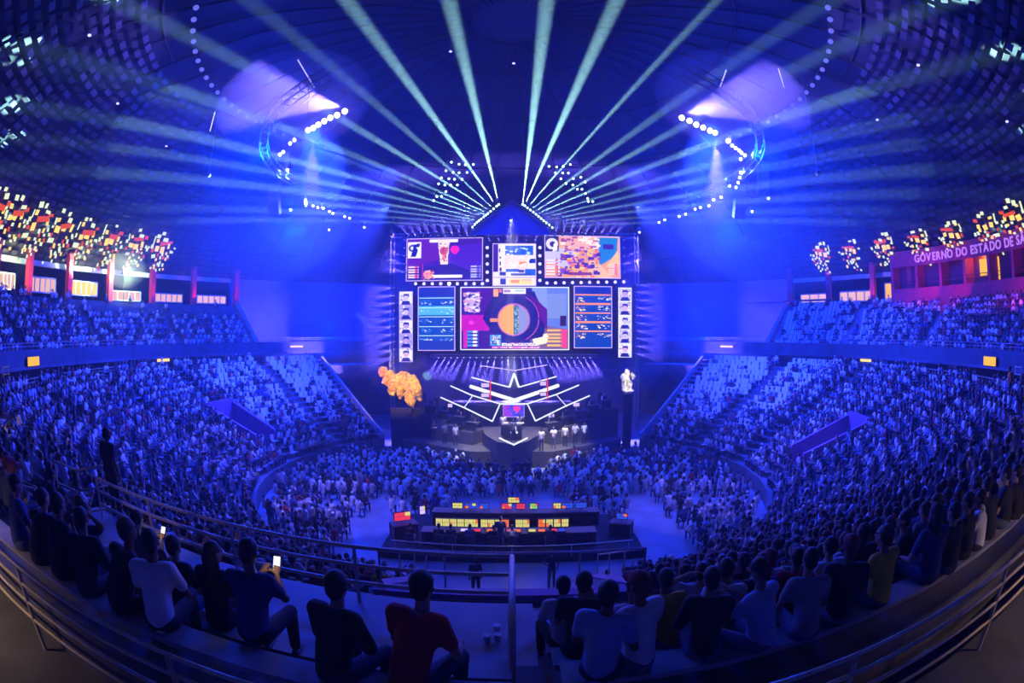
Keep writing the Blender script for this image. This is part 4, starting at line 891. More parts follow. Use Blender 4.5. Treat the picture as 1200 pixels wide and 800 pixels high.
def person_meshes(pose):
    """pose: dict(sit, arms=(L,R) each (elbow, wrist, palm dir), lean, head, long_hair, cap). Local axes: faces +Y, origin on the ground under the hips."""
    sit = pose.get('sit', True); lean = pose.get('lean', 0.0); hy = .47 if sit else .95
    hip = V((0, 0, hy+.06)); ch = hip+V((0, .38*math.sin(lean), .38*math.cos(lean))); nk = ch+V((0, .16*math.sin(lean*1.2), .15)); hd = nk+V((0, .03, .155))
    hm = Matrix.Rotation(pose.get('turn', 0), 3, 'Z') @ Matrix.Rotation(-pose.get('nod', 0), 3, 'X')
    b = MB(); t = MB(); l = MB(); h = MB(); ss = []
    def H(x, y, z): return hd+hm @ V((x, y, z))
    # skin: one figure
    b.capsule(hip+V((0, 0, .02)), ch, .125, .135, 12); b.ell(ch+V((0, 0, -.02)), (.165, .105, .15), 12, 8); b.capsule(nk+V((0, -.005, -.06)), H(0, -.01, -.06), .055, .052, 10)
    b.ell(H(0, -.005, .03), (.076, .096, .095), 14, 10, 0, hm); b.ell(H(0, .025, -.045), (.056, .066, .068), 12, 8, 0, hm); b.ell(H(0, .045, -.095), (.030, .030, .022), 8, 6, 0, hm)
    b.bar(H(0, .085, .02), H(0, .107, -.025), .009, .016, 6); b.ell(H(0, .102, -.028), (.017, .014, .012), 8, 5)
    b.ell(H(0, .084, -.062), (.025, .012, .008), 8, 5, 0, hm)
    for q in (-1, 1): b.ell(H(q*.078, -.005, .0), (.010, .022, .033), 8, 6, 0, hm); b.ell(H(q*.032, .085, .032), (.022, .012, .008), 8, 5, 0, hm)
    arms = pose['arms']
    for q, (el, wr, pd) in zip((-1, 1), arms):
        sh = ch+V((q*.175, 0, .095)); el = ch+V((q*el[0], el[1], el[2])); wr = ch+V((q*wr[0], wr[1], wr[2]))
        b.capsule(ch+V((q*.10, 0, .09)), sh, .075, .062, 10); b.capsule(sh, el, .050, .040, 10); b.capsule(el, wr, .040, .026, 10)
        pdv = V((q*pd[0], pd[1], pd[2])); hand(b, wr, pdv, V((0, .2, 1)) if abs(pdv.normalized().z) < .8 else V((0, 1, 0)), -q, pose.get('curl', .5))
        t.capsule(ch+V((q*.11, 0, .085)), sh, .088, .078, 10); mid = sh.lerp(el, pose.get('sleeve', .62)); t.capsule(sh, mid, .072, .062, 10)
        if pose.get('sleeve', .62) > .95: t.capsule(el, el.lerp(wr, .93), .055, .040, 10)
    t.capsule(hip+V((0, 0, .0)), hip+V((0, 0, .12)), .148, .142, 12); t.capsule(hip+V((0, 0, .1)), ch, .142, .15, 12); t.ell(ch+V((0, 0, -.015)), (.192, .128, .165), 14, 9); t.ell(nk+V((0, -.005, -.075)), (.085, .075, .05), 10, 6)
    for q in (-1, 1):
        hp = hip+V((q*.09, 0, -.02))
        if sit: kn = V((q*pose.get('knee', .16), .46, .50)); an = V((q*.15, .44+pose.get('foot', 0), .08))
        else: kn = hp+V((q*.02, .03+q*pose.get('stride', .0), -.44)); an = V((q*.13, q*pose.get('stride', 0)*1.6, .08))
        b.capsule(hp, kn, .075, .052, 10); b.capsule(kn, an, .050, .036, 10); b.capsule(an+V((0, -.02, -.03)), an+V((0, .13, -.045)), .036, .028, 8)
        l.capsule(hp, kn, .094, .070, 10)
        if pose.get('shorts'): pass
        else: l.capsule(kn, an+V((0, 0, .04)), .068, .056, 10)
        s = MB(); ss.append(s); s.capsule(an+V((0, -.03, -.035)), an+V((0, .14, -.042)), .047, .038, 8)
    l.ell(hip+V((0, -.01, -.01)), (.165, .135, .12), 12, 8)
    # hair: cap of the skull, cut away at the face
    h.ell(H(0, -.016, .045), (.086, .100, .098), 14, 10, 0, hm); h.ell(H(0, -.055, -.005), (.072, .060, .085), 12, 8, 0, hm)
    if pose.get('long'): h.capsule(H(0, -.075, -.02), nk+V((0, -.11, -.14)), .075, .05, 10); h.capsule(H(-.06, -.03, -.03), H(-.075, -.04, -.16), .035, .03, 8); h.capsule(H(.06, -.03, -.03), H(.075, -.04, -.16), .035, .03, 8)
    if pose.get('cap'): h.ell(H(0, 0, .06), (.092, .108, .088), 14, 8, 0, hm); h.bar(H(0, .08, .055), H(0, .165, .035), .06, .05, 10)
    # eyes joined in as their own material
    bm_ = remesh(b, [M['skin'], M['eye']], .0105, .34, 'body')
    out = bmesh.new(); out.from_mesh(bm_)
    for q in (-1, 1):
        rz = bmesh.ops.create_icosphere(out, subdivisions=1, radius=.0115, matrix=Matrix.Translation(H(q*.032, .088, .014)))
        for f in {f for v in rz['verts'] for f in v.link_faces}: f.material_index = 1
    out.to_mesh(bm_); out.free()
    return dict(body=bm_, shirt=remesh(t, [M['cloth']], .020, .5, 'shirt', 3), trousers=remesh(l, [M['cloth']], .020, .5, 'trousers', 2),
                hair=remesh(h, [M['cloth'] if pose.get('cap') else M['hair']], .016, .5, 'hair', 1), shoe_a=remesh(ss[0], [M['shoe']], .02, .5, 'shoe', 1), shoe_b=remesh(ss[1], [M['shoe']], .02, .5, 'shoe', 1))
LAP = ((.25, .08, -.20), (.14, .34, -.30), (-.5, .9, -.1))
THINK = ((.24, .16, -.22), (.08, .17, .06), (-.3, .2, 1)); UPA = ((.27, .10, .20), (.22, .06, .50), (.1, 0, 1)); HEADH = ((.36, -.02, .20), (.14, -.05, .34), (-1, -.1, .2))
PHONE = ((.22, .20, -.16), (.08, .40, -.04), (-.2, .8, .5)); DOWN = ((.25, -.02, -.18), (.24, .06, -.42), (0, .2, -1)); CROSS = ((.24, .06, -.16), (.02, .24, -.10), (-1, .1, 0)); POINTING = ((.30, .16, .12), (.40, .40, .22), (.4, .9, .3)); HIPS = ((.36, -.08, -.12), (.18, .02, -.28), (-.8, .5, -.2))
POSES = dict(
    sit_lap=dict(arms=(LAP, LAP), lean=.12), sit_fwd=dict(arms=(LAP, LAP), lean=.42, nod=-.1), sit_think=dict(arms=(LAP, THINK), lean=.22, turn=.25),
    sit_head=dict(arms=(HEADH, HEADH), lean=-.02, turn=-.1), sit_phone=dict(arms=(PHONE, PHONE), lean=.2, nod=.45), sit_up=dict(arms=(LAP, UPA), lean=.1), sit_long=dict(arms=(LAP, LAP), lean=.15, long=True, turn=-.3), sit_cap=dict(arms=(CROSS, CROSS), lean=.08, cap=True), sit_hood=dict(arms=(LAP, CROSS), lean=.25, sleeve=1.0, turn=.2),
    stand=dict(sit=False, arms=(DOWN, DOWN)), stand_cross=dict(sit=False, arms=(CROSS, CROSS), lean=.04), stand_hips=dict(sit=False, arms=(HIPS, DOWN), stride=.06), stand_point=dict(sit=False, arms=(DOWN, POINTING), sleeve=1.0, stride=.08))
PM = {k: person_meshes(v) for k, v in POSES.items()}
SKINS = [(.42, .24, .16, 1), (.55, .34, .24, 1), (.30, .16, .10, 1), (.20, .10, .06, 1)]
SHIRTS = {'white': (.80, .80, .82, 1), 'black': (.02, .02, .025, 1), 'grey': (.28, .28, .30, 1), 'dark blue': (.03, .05, .16, 1), 'red': (.50, .02, .03, 1), 'pale blue': (.35, .48, .75, 1), 'yellow': (.75, .50, .04, 1), 'orange': (.75, .22, .03, 1)}
people_n = 0
def person(pose, loc, rz, shirt, label, group=None, sc_=1.0, pants=None, skin=None):
    global people_n; people_n += 1
    ms = PM[pose]; root = link('person', ms['body'], None, loc, (0, 0, rz)); root.scale = (sc_,)*3
    root.color = skin or R.choice(SKINS); tag(root, label, 'person', group)
    for part in ('shirt', 'trousers', 'hair', 'shoe_a', 'shoe_b'):
        c = link(part.split('_')[0], ms[part], root)
        c.color = SHIRTS[shirt] if part == 'shirt' else (pants or R.choice([(.03, .04, .08, 1), (.02, .02, .02, 1), (.10, .12, .2, 1)])) if part == 'trousers' else (.25, .05, .05, 1) if part == 'hair' else (.02, .02, .02, 1)
    return root
# ---- low detail people of the far crowd: one figure per template, then all copied into one mesh
def far_template(kind):
    mb = MB(); cols = []
    def mark(c): cols.extend([c]*(len(mb.v)-len(cols)))
    SH, SK, HA, PA = 1, 2, 3, 4
    sit = kind != 'stand'; hy = .45 if sit else .92; hip = V((0, 0, hy)); ch = hip+V((0, .08 if sit else 0, .42))
    k = len(mb.v)
    prof = [(.155, .11, hy-.04, 0), (.15, .10, hy+.18, .03), (.20, .12, hy+.40, .07), (.17, .09, hy+.52, .08), (.06, .05, hy+.58, .09)]
    if not sit: prof = [(a_, b_, z_, 0) for a_, b_, z_, y_ in prof]
    for a_, b_, z_, y_ in prof: mb.v += [(a_*math.cos(q*PI/3+.5), y_+b_*math.sin(q*PI/3+.5), z_) for q in range(6)]
    for j in range(4):
        for q in range(6): mb.f.append((k+j*6+q, k+j*6+(q+1) % 6, k+j*6+6+(q+1) % 6, k+j*6+6+q)); mb.m.append(0)
    mark(SH)
    yo = .10 if sit else .02
    mb.ell((0, yo, hy+.71), (.085, .10, .12), 7, 5); mark(SK)
    mb.ell((0, yo-.02, hy+.745), (.095, .10, .105), 7, 5); mark(HA)
    arms = {'sit': (((.26, .1, .22), (.15, .34, .12)),)*2, 'up': (((.28, .1, .55), (.24, .1, .88)), ((.26, .1, .22), (.15, .34, .12))), 'lean': (((.25, .22, .2), (.08, .3, .4)),)*2, 'stand': (((.26, 0, .22), (.25, .05, -.02)),)*2, 'head': (((.36, .02, .62), (.12, .0, .8)),)*2}[kind]
    for q, (e_, w_) in zip((-1, 1), arms):
        sh = V((q*.19, .07 if sit else 0, hy+.46)); el = V((q*e_[0], e_[1], hy+e_[2])); wr = V((q*w_[0], w_[1], hy+w_[2]))
        mb.bar(sh, el, .06, .05, 4, cap=False); mark(SH); mb.bar(el, wr, .045, .035, 4); mark(SK)
    for q in (-1, 1):
        if sit: mb.bar((q*.09, 0, hy), (q*.14, .44, hy+.02), .09, .065, 4, cap=False); mb.bar((q*.14, .44, hy+.03), (q*.14, .42, .02), .06, .05, 4, cap=False)
        else: mb.bar((q*.09, 0, hy), (q*.12, .02, .02), .09, .05, 4)
        mark(PA)
    return np.array(mb.v), mb.f, np.array(cols)
TPL = [far_template(k) for k in ('sit', 'lean', 'up', 'head', 'stand')]
FARC = [((.78, .78, .80), .34), ((.02, .02, .03), .24), ((.25, .26, .30), .14), ((.04, .06, .20), .08), ((.40, .50, .75), .08), ((.45, .04, .05), .04), ((.55, .55, .6), .08)]
def far_crowd(name, places, label, cat, kind='stuff'):
    cache = []
    for v, f, c in TPL:
        loops = np.array([i for q in f for i in q], np.int32); tot = np.array([len(q) for q in f], np.int32); cache.append((v, loops, tot, c))
    VV, LL, TT, CC = [], [], [], []; base = 0; R3 = np.random.RandomState(5)
    pal = np.array([c for c, _ in FARC]); pr = np.array([w_ for _, w_ in FARC]); pr = pr/pr.sum()
    for (x, y, z, a, t) in places:
        v, loops, tot, c = cache[t]; s = R3.uniform(.92, 1.08); ca, sa = math.cos(a), math.sin(a)
        P = np.empty_like(v); P[:, 0] = x+s*(v[:, 0]*ca-v[:, 1]*sa); P[:, 1] = y+s*(v[:, 0]*sa+v[:, 1]*ca); P[:, 2] = z+s*v[:, 2]
        sh = pal[R3.choice(len(pal), p=pr)]; sk = np.array(SKINS[R3.randint(4)][:3]); ha = np.array((.02, .015, .012)) if R3.rand() < .88 else np.array((.7, .7, .72)); pa = np.array(((.03, .04, .08), (.02, .02, .02), (.15, .17, .25))[R3.randint(3)])
        tab = np.array([sh, sh, sk, ha, pa]); VV.append(P); CC.append(tab[c]); LL.append(loops+base); TT.append(tot); base += len(v)
    V_ = np.concatenate(VV).astype(np.float32); L_ = np.concatenate(LL); T_ = np.concatenate(TT); C_ = np.concatenate(CC)
    me = bpy.data.meshes.new(name); me.vertices.add(len(V_)); me.vertices.foreach_set('co', V_.ravel()); me.loops.add(len(L_)); me.loops.foreach_set('vertex_index', L_)
    me.polygons.add(len(T_)); st = np.concatenate(([0], np.cumsum(T_)[:-1])).astype(np.int32); me.polygons.foreach_set('loop_start', st); me.update(calc_edges=True)
    at = me.attributes.new('tint', 'FLOAT_COLOR', 'POINT'); b_ = np.ones((len(C_), 4), np.float32); b_[:, :3] = C_; at.data.foreach_set('color', b_.ravel())
    me.materials.append(attr_mat('crowd_clothes', 'tint')); me.validate(); o = link(name, me); tag(o, label, cat, None, kind); print('crowd', len(places), 'tris~', len(T_)*2); return o

# ---- where everybody sits
def face_angle(x, y, mix=0.5):
    d1 = V((-x, -y)).normalized(); d2 = V((0-x, 16-y)).normalized(); d = d1*(1-mix)+d2*mix; return math.atan2(d.y, d.x)-PI/2
seats = []                                          # (x, y, z, angle, zone)
empt = []
for i in range(NROW):
    for a0, a1 in sub_intervals(-134, 134, bowl_cuts(i)+[(q-math.degrees(.6/row_r(i)), q+math.degrees(.6/row_r(i))) for q in AISLE]+([(-9, 9)] if 7 < i < 11 else [(-9, 5)] if i < 13 else [(-9, 3)] if i < 14 else [])):
        r_ = row_r(i)+.60; st = math.degrees(.52/r_); a = a0+st*.6
        while a < a1-st*.4:
            p = pol(r_+R.uniform(-.05, .10), a+R.uniform(-.2, .2)*st, row_z(i)); occ = .93
            if abs(a) > 104 and i > 3: occ = .42 if a > 0 else .50
            if abs(a) > 119 and i > 8: occ = .12
            if R.random() < occ: seats.append((p.x, p.y, p.z, face_angle(p.x, p.y)+R.uniform(-.5, .5), 'bowl'))
            elif abs(a) > 100: empt.append((p.x, p.y, p.z, face_angle(p.x, p.y, 0)))
            a += st
for rr_, zz in ((29.70, 7.15), (30.55, 7.55)):
    a = WEND+1
    while a < (-4.2 if rr_ < 30 else -1.2):
        if R.random() < (.8 if a < -45 else .85): p = pol(rr_, a, zz); seats.append((p.x, p.y, p.z-.0, face_angle(p.x, p.y)+R.uniform(-.4, .4), 'back row'))
        a += 1.08
for g0, g1 in ((-125, -29), (29, 125)):
    for i in range(9):
        r_ = 35.9+.62*i+.3; st = math.degrees(.56/r_); a = g0+.6
        while a < g1-.5:
            aa = abs(a); skip = min(abs(aa-q) for q in (44, 60, 76, 93, 110)) < .8
            occ = .9 if not (g0 > 0 and aa > 100) else (.35 if aa > 108 else .55)
            if g0 < 0 and i > 6 and aa > 80: occ = .25
            if g0 < 0 and i > 5 and aa > 95: occ = .05
            if not skip:
                p = pol(r_, a, 8.9+.56*i)
                if R.random() < occ: seats.append((p.x, p.y, p.z, face_angle(p.x, p.y, .3)+R.uniform(-.3, .3), 'upper'))
                elif g0 > 0 and aa > 98: empt.append((p.x, p.y, p.z, face_angle(p.x, p.y, 0)))
            a += st
# floor blocks
yy = -13.2
while yy < 9.2:
    xx = -15.6
    while xx < 15.6:
        rr_ = math.hypot(xx, yy); ok = rr_ < 15.9
        if abs(xx) < 7.2 and -13.5 < yy < -5: ok = False
        if abs(xx) < 3.4 and yy < -2.2: ok = False
        if yy > 5.6 - .0 and abs(xx) < 3.4: ok = False
        if yy > 3.2 and abs(xx) < 2.6: ok = False
        if abs(xx) < 9.6 and yy > 6.3+abs(xx)*.42: ok = False
        if 7.2 < abs(xx) < 8.6 and yy < -2: ok = False
        if yy < -3-(abs(xx)-8)*.2 and yy > -4.4-(abs(xx)-8)*.2: ok = False
        if ok and R.random() < .93: seats.append((xx+R.uniform(-.1, .1), yy+R.uniform(-.12, .12), 0, -math.atan2(-xx*0.0-xx, 18-yy)+R.uniform(-.35, .35), 'floor'))
        xx += .62
    yy += .92
PA1 = math.degrees(math.atan2(at_z(207, 712, 8.72).x, -at_z(207, 712, 8.72).y)); PA2 = math.degrees(math.atan2(at_z(92, 640, 8.3).x, -at_z(92, 640, 8.3).y))
print('PA', PA1, PA2)
def near(s): return (s[0]-CAMP.x)**2+(s[1]-CAMP.y)**2+(s[2]+1-CAMP.z)**2
def in_frame(s):
    v = V((s[0], s[1], s[2]+1.1))-CAMP; v = V((v.x, v.y, v.z)); c, s_ = math.cos(PITCH), math.sin(PITCH)
    f_ = V((v.x, v.y*c-v.z*s_, v.y*s_+v.z*c)).normalized(); th = math.acos(max(-1, min(1, f_.y))); r_ = 2*F*math.sin(th/2); q = math.hypot(f_.x, f_.z) or 1
    return abs(f_.x/q*r_) < 625 and abs(f_.z/q*r_) < 440
seats = [s for s in seats if in_frame(s) and not (s[4] == 'back row' and min(math.hypot(s[0]-pol(q, w_).x, s[1]-pol(q, w_).y) for q, w_ in ((30.25, PA1), (29.45, PA2))) < .75)]
seats.sort(key=near)
NIND = 255
poses = ['sit_lap', 'sit_fwd', 'sit_think', 'sit_lap', 'sit_phone', 'sit_long', 'sit_cap', 'sit_hood', 'sit_fwd', 'sit_head', 'sit_up']
wts = [5, 4, 3, 4, 2, 2, 2, 2, 4, 1, 1]
ptxt = dict(sit_lap='with hands on lap', sit_fwd='leaning forward', sit_think='resting chin on hand', sit_phone='looking down at both hands', sit_long='with long dark hair', sit_cap='in a cap with folded arms', sit_hood='in long sleeves', sit_head='with hands on head', sit_up='with one arm raised')
for s in seats[:NIND]:
    pz = R.choices(poses, wts)[0]; shirt = R.choices(list(SHIRTS), [26, 30, 12, 14, 4, 8, 2, 2])[0]
    d = math.sqrt(near(s)); zone = 'on the walkway side rows' if s[4] == 'back row' else ('right of the cups' if s[0] > 0 and d < 7 else 'in the right lower stand' if s[0] > 0 else 'beyond the guard rail')
    z = s[2]+(0 if True else 0)
    lab = 'spectator in %s shirt %s %s' % (shirt, ptxt[pz], zone)
    person(pz, (s[0], s[1], z-.03), s[3], shirt, lab, lab.replace('spectator', 'spectators'), R.uniform(.95, 1.05))
rest = []
for s in seats[NIND:]: rest.append((s[0], s[1], s[2], s[3], R.choices([0, 1, 2, 3], [6, 3, .7, .5])[0] if not (s[4] == 'floor' and R.random() < .06) else 4))
far_crowd('seated_crowd', rest, 'dense blue-lit crowd filling the stands and the arena floor', 'crowd')
# ---- chairs on empty places: nearest 300 as objects, the rest joined
mb = MB(); mb.box((0, .02, .42), (.44, .42, .05)); mb.box((0, -.20, .68), (.44, .05, .46), 0, 0, .12); mb.bar((0, 0, 0), (0, 0, .4), .05, n=5); seat_me = mb.mesh('chair_shell', M['seat'])
ordsX = list(ords)+['ten', 'eleven', 'twelve', 'thirteen', 'fourteen', 'fifteen', 'sixteen', 'seventeen']
empt = [e for e in empt if in_frame(e)]
empt.sort(key=near)
for e in empt[:290]:
    o = link('stadium_chair', seat_me, None, (e[0], e[1], e[2]), (0, 0, e[3]))
    z_ = 'upper right' if e[2] > 8.5 else 'lower right' if e[0] > 0 else 'lower left'
    rw = int(round((e[2]-8.9)/.56)) if e[2] > 8.5 else int(round((e[2]-1.0)/.39)); rw = 'row %s from the bottom' % (ordsX[rw])
    tag(o, 'empty white chair, %s, %s stand towards the stage' % (rw, z_), 'chair', 'empty white chairs in %s of the %s stand' % (rw, z_))
mb2 = MB(); sv = [Vector(v.co) for v in seat_me.vertices]; sf = [tuple(p.vertices) for p in seat_me.polygons]
for e in empt[290:]:
    m4 = Matrix.Translation((e[0], e[1], e[2])) @ Matrix.Rotation(e[3], 4, 'Z'); mb2.add([m4 @ v for v in sv], sf)
if mb2.v: tag(mb2.build('far_chairs', M['seat']), 'remaining empty white chairs high in the stands', 'chairs', None, 'stuff')
print('EMPTY', len(empt))
# ---- single figures
def stand_at(px, py, z, pose, shirt, label, rz=None, sc_=1.0, grp=None, **k):
    p = at_z(px, py, z) if z < CAMP.z-.1 else at_r(px, py, 42.0); p.z = z
    return person(pose, p, face_angle(p.x, p.y, .8) if rz is None else rz, shirt, label, grp, sc_, **k)
BK = dict(pants=(.015, .015, .02, 1), skin=(.12, .06, .04, 1))
pp = at_z(138, 606, 6.75); person('stand', pp, face_angle(pp.x, pp.y), 'black', 'dark silhouetted person standing on the left walkway by the rail', None, 1.04, **BK)
for k, (px, py, ps) in enumerate([(527, 568, 'stand'), (535, 567, 'stand_cross'), (553, 566, 'stand'), (562, 567, 'stand_hips'), (572, 566, 'stand_cross'), (581, 567, 'stand'), (590, 576, 'stand_hips'), (603, 566, 'stand'), (611, 567, 'stand_cross'), (619, 566, 'stand'), (544, 566, 'stand_hips')]):
    stand_at(px, py, 0.0, ps, R.choice(['black', 'dark blue', 'black']), 'dark figure standing behind the control desk, %s from the left' % ordn[k], None, 1.0, 'people standing behind the control desk')
for k, (px, py, ps, cc) in enumerate([(588, 617, 'stand', 'dark blue'), (523, 615, 'sit_fwd', 'black'), (536, 616, 'sit_lap', 'black'), (581, 616, 'sit_lap', 'black'), (600, 617, 'sit_fwd', 'grey'), (640, 616, 'sit_lap', 'black'), (497, 607, 'sit_lap', 'black'), (556, 615, 'sit_fwd', 'dark blue')]):
    p = at_z(px, py+4, .4); p.y = -10.75; person(ps, p, 0, cc, 'operator at the front control desk, %s in row' % ordn[k], 'control desk operators')
    if ps.startswith('sit'):
        rt = tag(empty('office_chair', p), 'dark office chair at the front control desk, under operator %s' % ordn[k], 'chair', 'operator chairs'); MB().box((0, 0, .40), (.44, .44, .06)).build('seat', M['fixture'], rt); MB().box((0, -.24, .7), (.42, .05, .44)).build('backrest', M['fixture'], rt); MB().bar((0, 0, .06), (0, 0, .4), .03).build('stem', M['fixture'], rt); MB().bar((0, 0, 0), (0, 0, .06), .25, .05, 10).build('base', M['fixture'], rt)
for k, (px, py, ps, cc) in enumerate([(646, 689, 'stand_hips', 'black'), (558, 700, 'stand', 'black'), (650, 640, 'stand', 'black'), (718, 625, 'stand', 'pale blue'), (800, 545, 'stand', 'pale blue'), (820, 548, 'stand_cross', 'pale blue'), (840, 552, 'stand', 'black'), (860, 545, 'stand_hips', 'white'), (880, 545, 'stand', 'pale blue'), (302, 580, 'stand', 'yellow'), (918, 545, 'stand', 'red'), (905, 540, 'stand_cross', 'black')]):
    z_ = 0.0; p = at_z(px, py, z_)
    person(ps, p, R.uniform(-.5, .5), cc, ['dark figure standing in the gangway opening beside the right wall', 'dark figure in the left of the gangway opening', 'dark figure crossing the lane right of the control desk', 'figure in pale blue walking right of the control desk', 'first figure standing in the right floor lane', 'second figure with folded arms in the right floor lane', 'third, dark figure in the right floor lane', 'fourth figure with a hand on hip in the right floor lane', 'fifth figure at the right end of the floor lane', 'steward in a yellow vest at the left edge of the floor', 'figure in red by the right stand stairs', 'dark figure by the right stand stairs'][k])
# on stage
for k, (x, y, z, ps, cc, f) in enumerate([(-.7, 7.6, 2.35, 'stand', 'white', PI), (.6, 7.5, 2.35, 'stand_hips', 'grey', PI), (2.3, 6.9, 1.3, 'stand', 'white', 2.6), (3.3, 7.6, 1.3, 'stand_cross', 'white', 2.8), (4.3, 8.4, 1.3, 'stand', 'white', 2.9), (5.2, 9.2, 1.3, 'stand_hips', 'white', 3.2), (6.0, 9.4, 1.3, 'stand', 'white', 3.3), (-4.6, 8.7, 1.3, 'stand', 'white', -2.6), (-5.6, 9.4, 1.3, 'stand', 'grey', -2.6), (-6.6, 10.1, 1.3, 'stand_cross', 'black', -2.6), (.1, 5.2, 2.35, 'stand_point', 'grey', PI)]):
    person(ps, (x, y, z), f, cc, 'person on stage facing the audience, %s' % ['left of centre behind the podium', 'right of centre behind the podium', 'first in white right of the podium', 'second in white right of the podium', 'third in white right of the podium', 'fourth, hand on hip, right of the podium', 'last in white at the right stage steps', 'first on the left stage edge', 'second on the left stage edge', 'third in black on the left stage edge', 'host pointing on the front podium'][k])
for sx in (-1, 1):
    for j in range(5):
        x = sx*(3.3+j*1.25); y = 10.55+j*.75; zz = 2.35+.36*j
        person('sit_fwd', (x-sx*.1, y+.15, zz), PI+sx*.62, 'white' if sx > 0 else 'grey', 'player seated at the %s wing desks, %s from the centre' % ('left' if sx < 0 else 'right', ords[j]), 'players on the %s wing' % ('left' if sx < 0 else 'right'))
        rt = tag(empty('gaming_chair', (x-sx*.1, y+.15, zz), PI+sx*.62), 'dark gaming chair at the %s wing desks' % ('left' if sx < 0 else 'right'), 'chair', 'gaming chairs %s wing' % ('left' if sx < 0 else 'right')); MB().box((0, 0, .38), (.5, .5, .08)).build('seat', M['fixture'], rt); MB().box((0, -.28, .85), (.5, .08, .9)).build('backrest', M['fixture'], rt); MB().bar((0, 0, .0), (0, 0, .36), .04).build('stem', M['fixture'], rt)
# figure in the doorway of the press box, steward in orange at the far right
p = pol(41.9, doorway-.9, 15.2); person('stand', (p.x, p.y, 14.6), face_angle(p.x, p.y, 0), 'black', 'dark figure standing in the yellow doorway of the press box', **BK)
MB().sector(41.1, 42.4, 14.45, 14.6, a0, a1, 2).build('press_box_floor', M['darkconc']); tag(col.objects[-1], 'floor slab of the red press box', 'slab', None, 'structure')
p = pol(29.6, 53, 7.1); person('stand', (p.x, p.y, row_z(16)), face_angle(p.x, p.y), 'orange', 'steward in orange standing high in the right stand')
p = at_r(108, 398, 34.2); person('stand', pol(35.4, ang_of(108, 398, 35.4), 8.8), face_angle(p.x, p.y), 'yellow', 'steward in a yellow vest on the left gallery')
# phone of the man bottom left and cups on the walkway
for (r_, a, z_, lab, pl) in ((30.25, PA1, 7.55, 'small bright phone held by the man in the bottom left row', 'man-sized figure in dark blue shirt looking down at a bright phone, bottom left row'), (29.45, PA2, 7.15, 'tiny bright phone farther round the left back row', 'figure in grey shirt looking down at a tiny bright phone, far along the left rows')):
    p = pol(r_, a, z_-.03); fa = face_angle(p.x, p.y)+.1; person('sit_phone', p, fa, 'dark blue' if r_ > 30 else 'grey', pl.replace('man-sized figure', 'person').replace('figure', 'person'))
    p = p+Matrix.Rotation(fa, 3, 'Z') @ V((.05, .585, .93))
    rt = tag(empty('phone', p, fa), lab, 'phone'); MB().box((0, 0, 0), (.075, .012, .15), 0, 0, -.5).build('casing', M['fixture'], rt); MB().box((0, -.011, .004), (.066, .006, .135), 0, 0, -.5).build('display', M['ledw'], rt); point(p+V((0, -.12, .08)), .6, (1, .8, .5), .03)
for k, (px, py) in enumerate([(571, 752), (582, 744), (583, 751)]):
    p = at_z(px, py, 6.75); rt = tag(empty('paper_cup', p), ['wide white cup on the walkway edge, leftmost', 'tall white cup on the walkway edge, rear', 'small white cup on the walkway edge, front right'][k], 'cup'); h_ = .10 if k != 1 else .15
    MB().bar((0, 0, 0), (0, 0, h_), .035, .047, 12).build('cup', M['seat'], rt); MB().bar((0, 0, h_), (0, 0, h_+.012), .05, .05, 12).build('lid', M['seat'], rt)

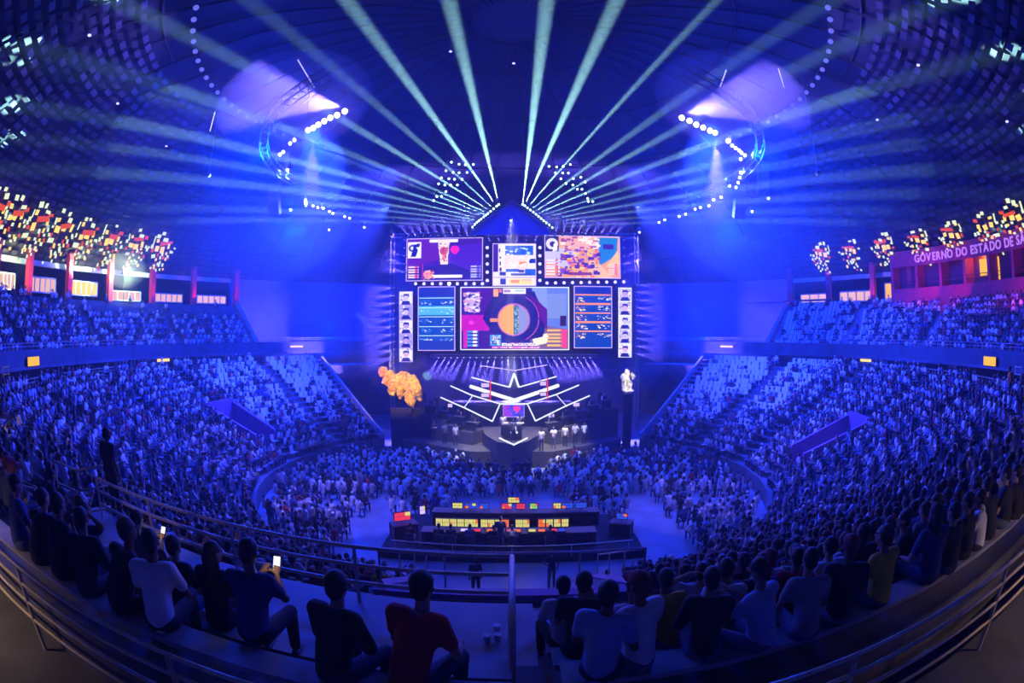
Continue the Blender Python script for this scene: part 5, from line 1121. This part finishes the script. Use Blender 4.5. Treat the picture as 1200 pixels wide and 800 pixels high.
# ================================================================== HAZE (scattering air, plus added volumes that bring out lamp glow)
me_b = MB(); me_b.v = []; n = 64
for z in (-.3, 33.6): me_b.v += [tuple(pol(46, 360*i/n, z)) for i in range(n)]
me_b.f = [tuple(range(n-1, -1, -1)), tuple(range(n, 2*n))]+[(i, (i+1) % n, n+(i+1) % n, n+i) for i in range(n)]; me_b.m = [0]*len(me_b.f)
hz = bpy.data.materials.new('stage_haze'); hz.use_nodes = True; nt = hz.node_tree; nt.nodes.clear()
vsn = nt.nodes.new('ShaderNodeVolumeScatter'); vsn.inputs['Color'].default_value = (1, 1, 1, 1); vsn.inputs['Density'].default_value = HAZE; vsn.inputs['Anisotropy'].default_value = 0.35
o_ = nt.nodes.new('ShaderNodeOutputMaterial'); nt.links.new(vsn.outputs[0], o_.inputs['Volume'])
tag(me_b.build('haze', hz), 'thin theatre haze filling the whole arena', 'haze', None, 'stuff')
def cloud(c, rr, dens, lab):  # added local haze, shaped to bring out lamp cones and short beams
    m_ = bpy.data.materials.new('added_haze'); m_.use_nodes = True; nt = m_.node_tree; nt.nodes.clear()
    v_ = nt.nodes.new('ShaderNodeVolumeScatter'); v_.inputs['Color'].default_value = (1, 1, 1, 1); v_.inputs['Density'].default_value = dens; v_.inputs['Anisotropy'].default_value = .2
    o_ = nt.nodes.new('ShaderNodeOutputMaterial'); nt.links.new(v_.outputs[0], o_.inputs['Volume'])
    mb = MB(); mb.ell((0, 0, 0), rr, 32, 18); tag(mb.build('haze', m_, None, False, c), lab, 'haze', None, 'stuff')
for sx, sd in ((-1, 'left'), (1, 'right')):
    cloud(W(602+sx*150, 378), (3.2, 2.4, 7.5), .030, 'added denser haze beside the screen wall, %s side' % sd)
    cloud((sx*20, -1, 20.5), (9, 13, 7), .0045, 'added broad haze for blue glow round the %s truss arc' % sd)
    cloud(at_d(602+sx*262, 118, 23.5), (4.6, 2.6, 2.9), .05, 'added lavender lit haze puff above the %s truss lamps' % sd)
    cloud(at_d(602+sx*235, 200, 27.5), (1.9, 1.8, 3.0), .05, 'added lavender lit haze puff below the %s truss lamps' % sd)
cloud(at_r(148, 316, 40.5), (2.4, 2.4, 2.0), .06, 'added haze that widens the left flood lamp glow')
cloud(W(602, 264), (13, 1.8, 2.0), .024, 'added haze above the upper screens')
cloud(W(604, 432), (12, 2.2, 2.0), .030, 'added haze under the screens over the stage')
print('PEOPLE', people_n, 'SEATS', len(seats))
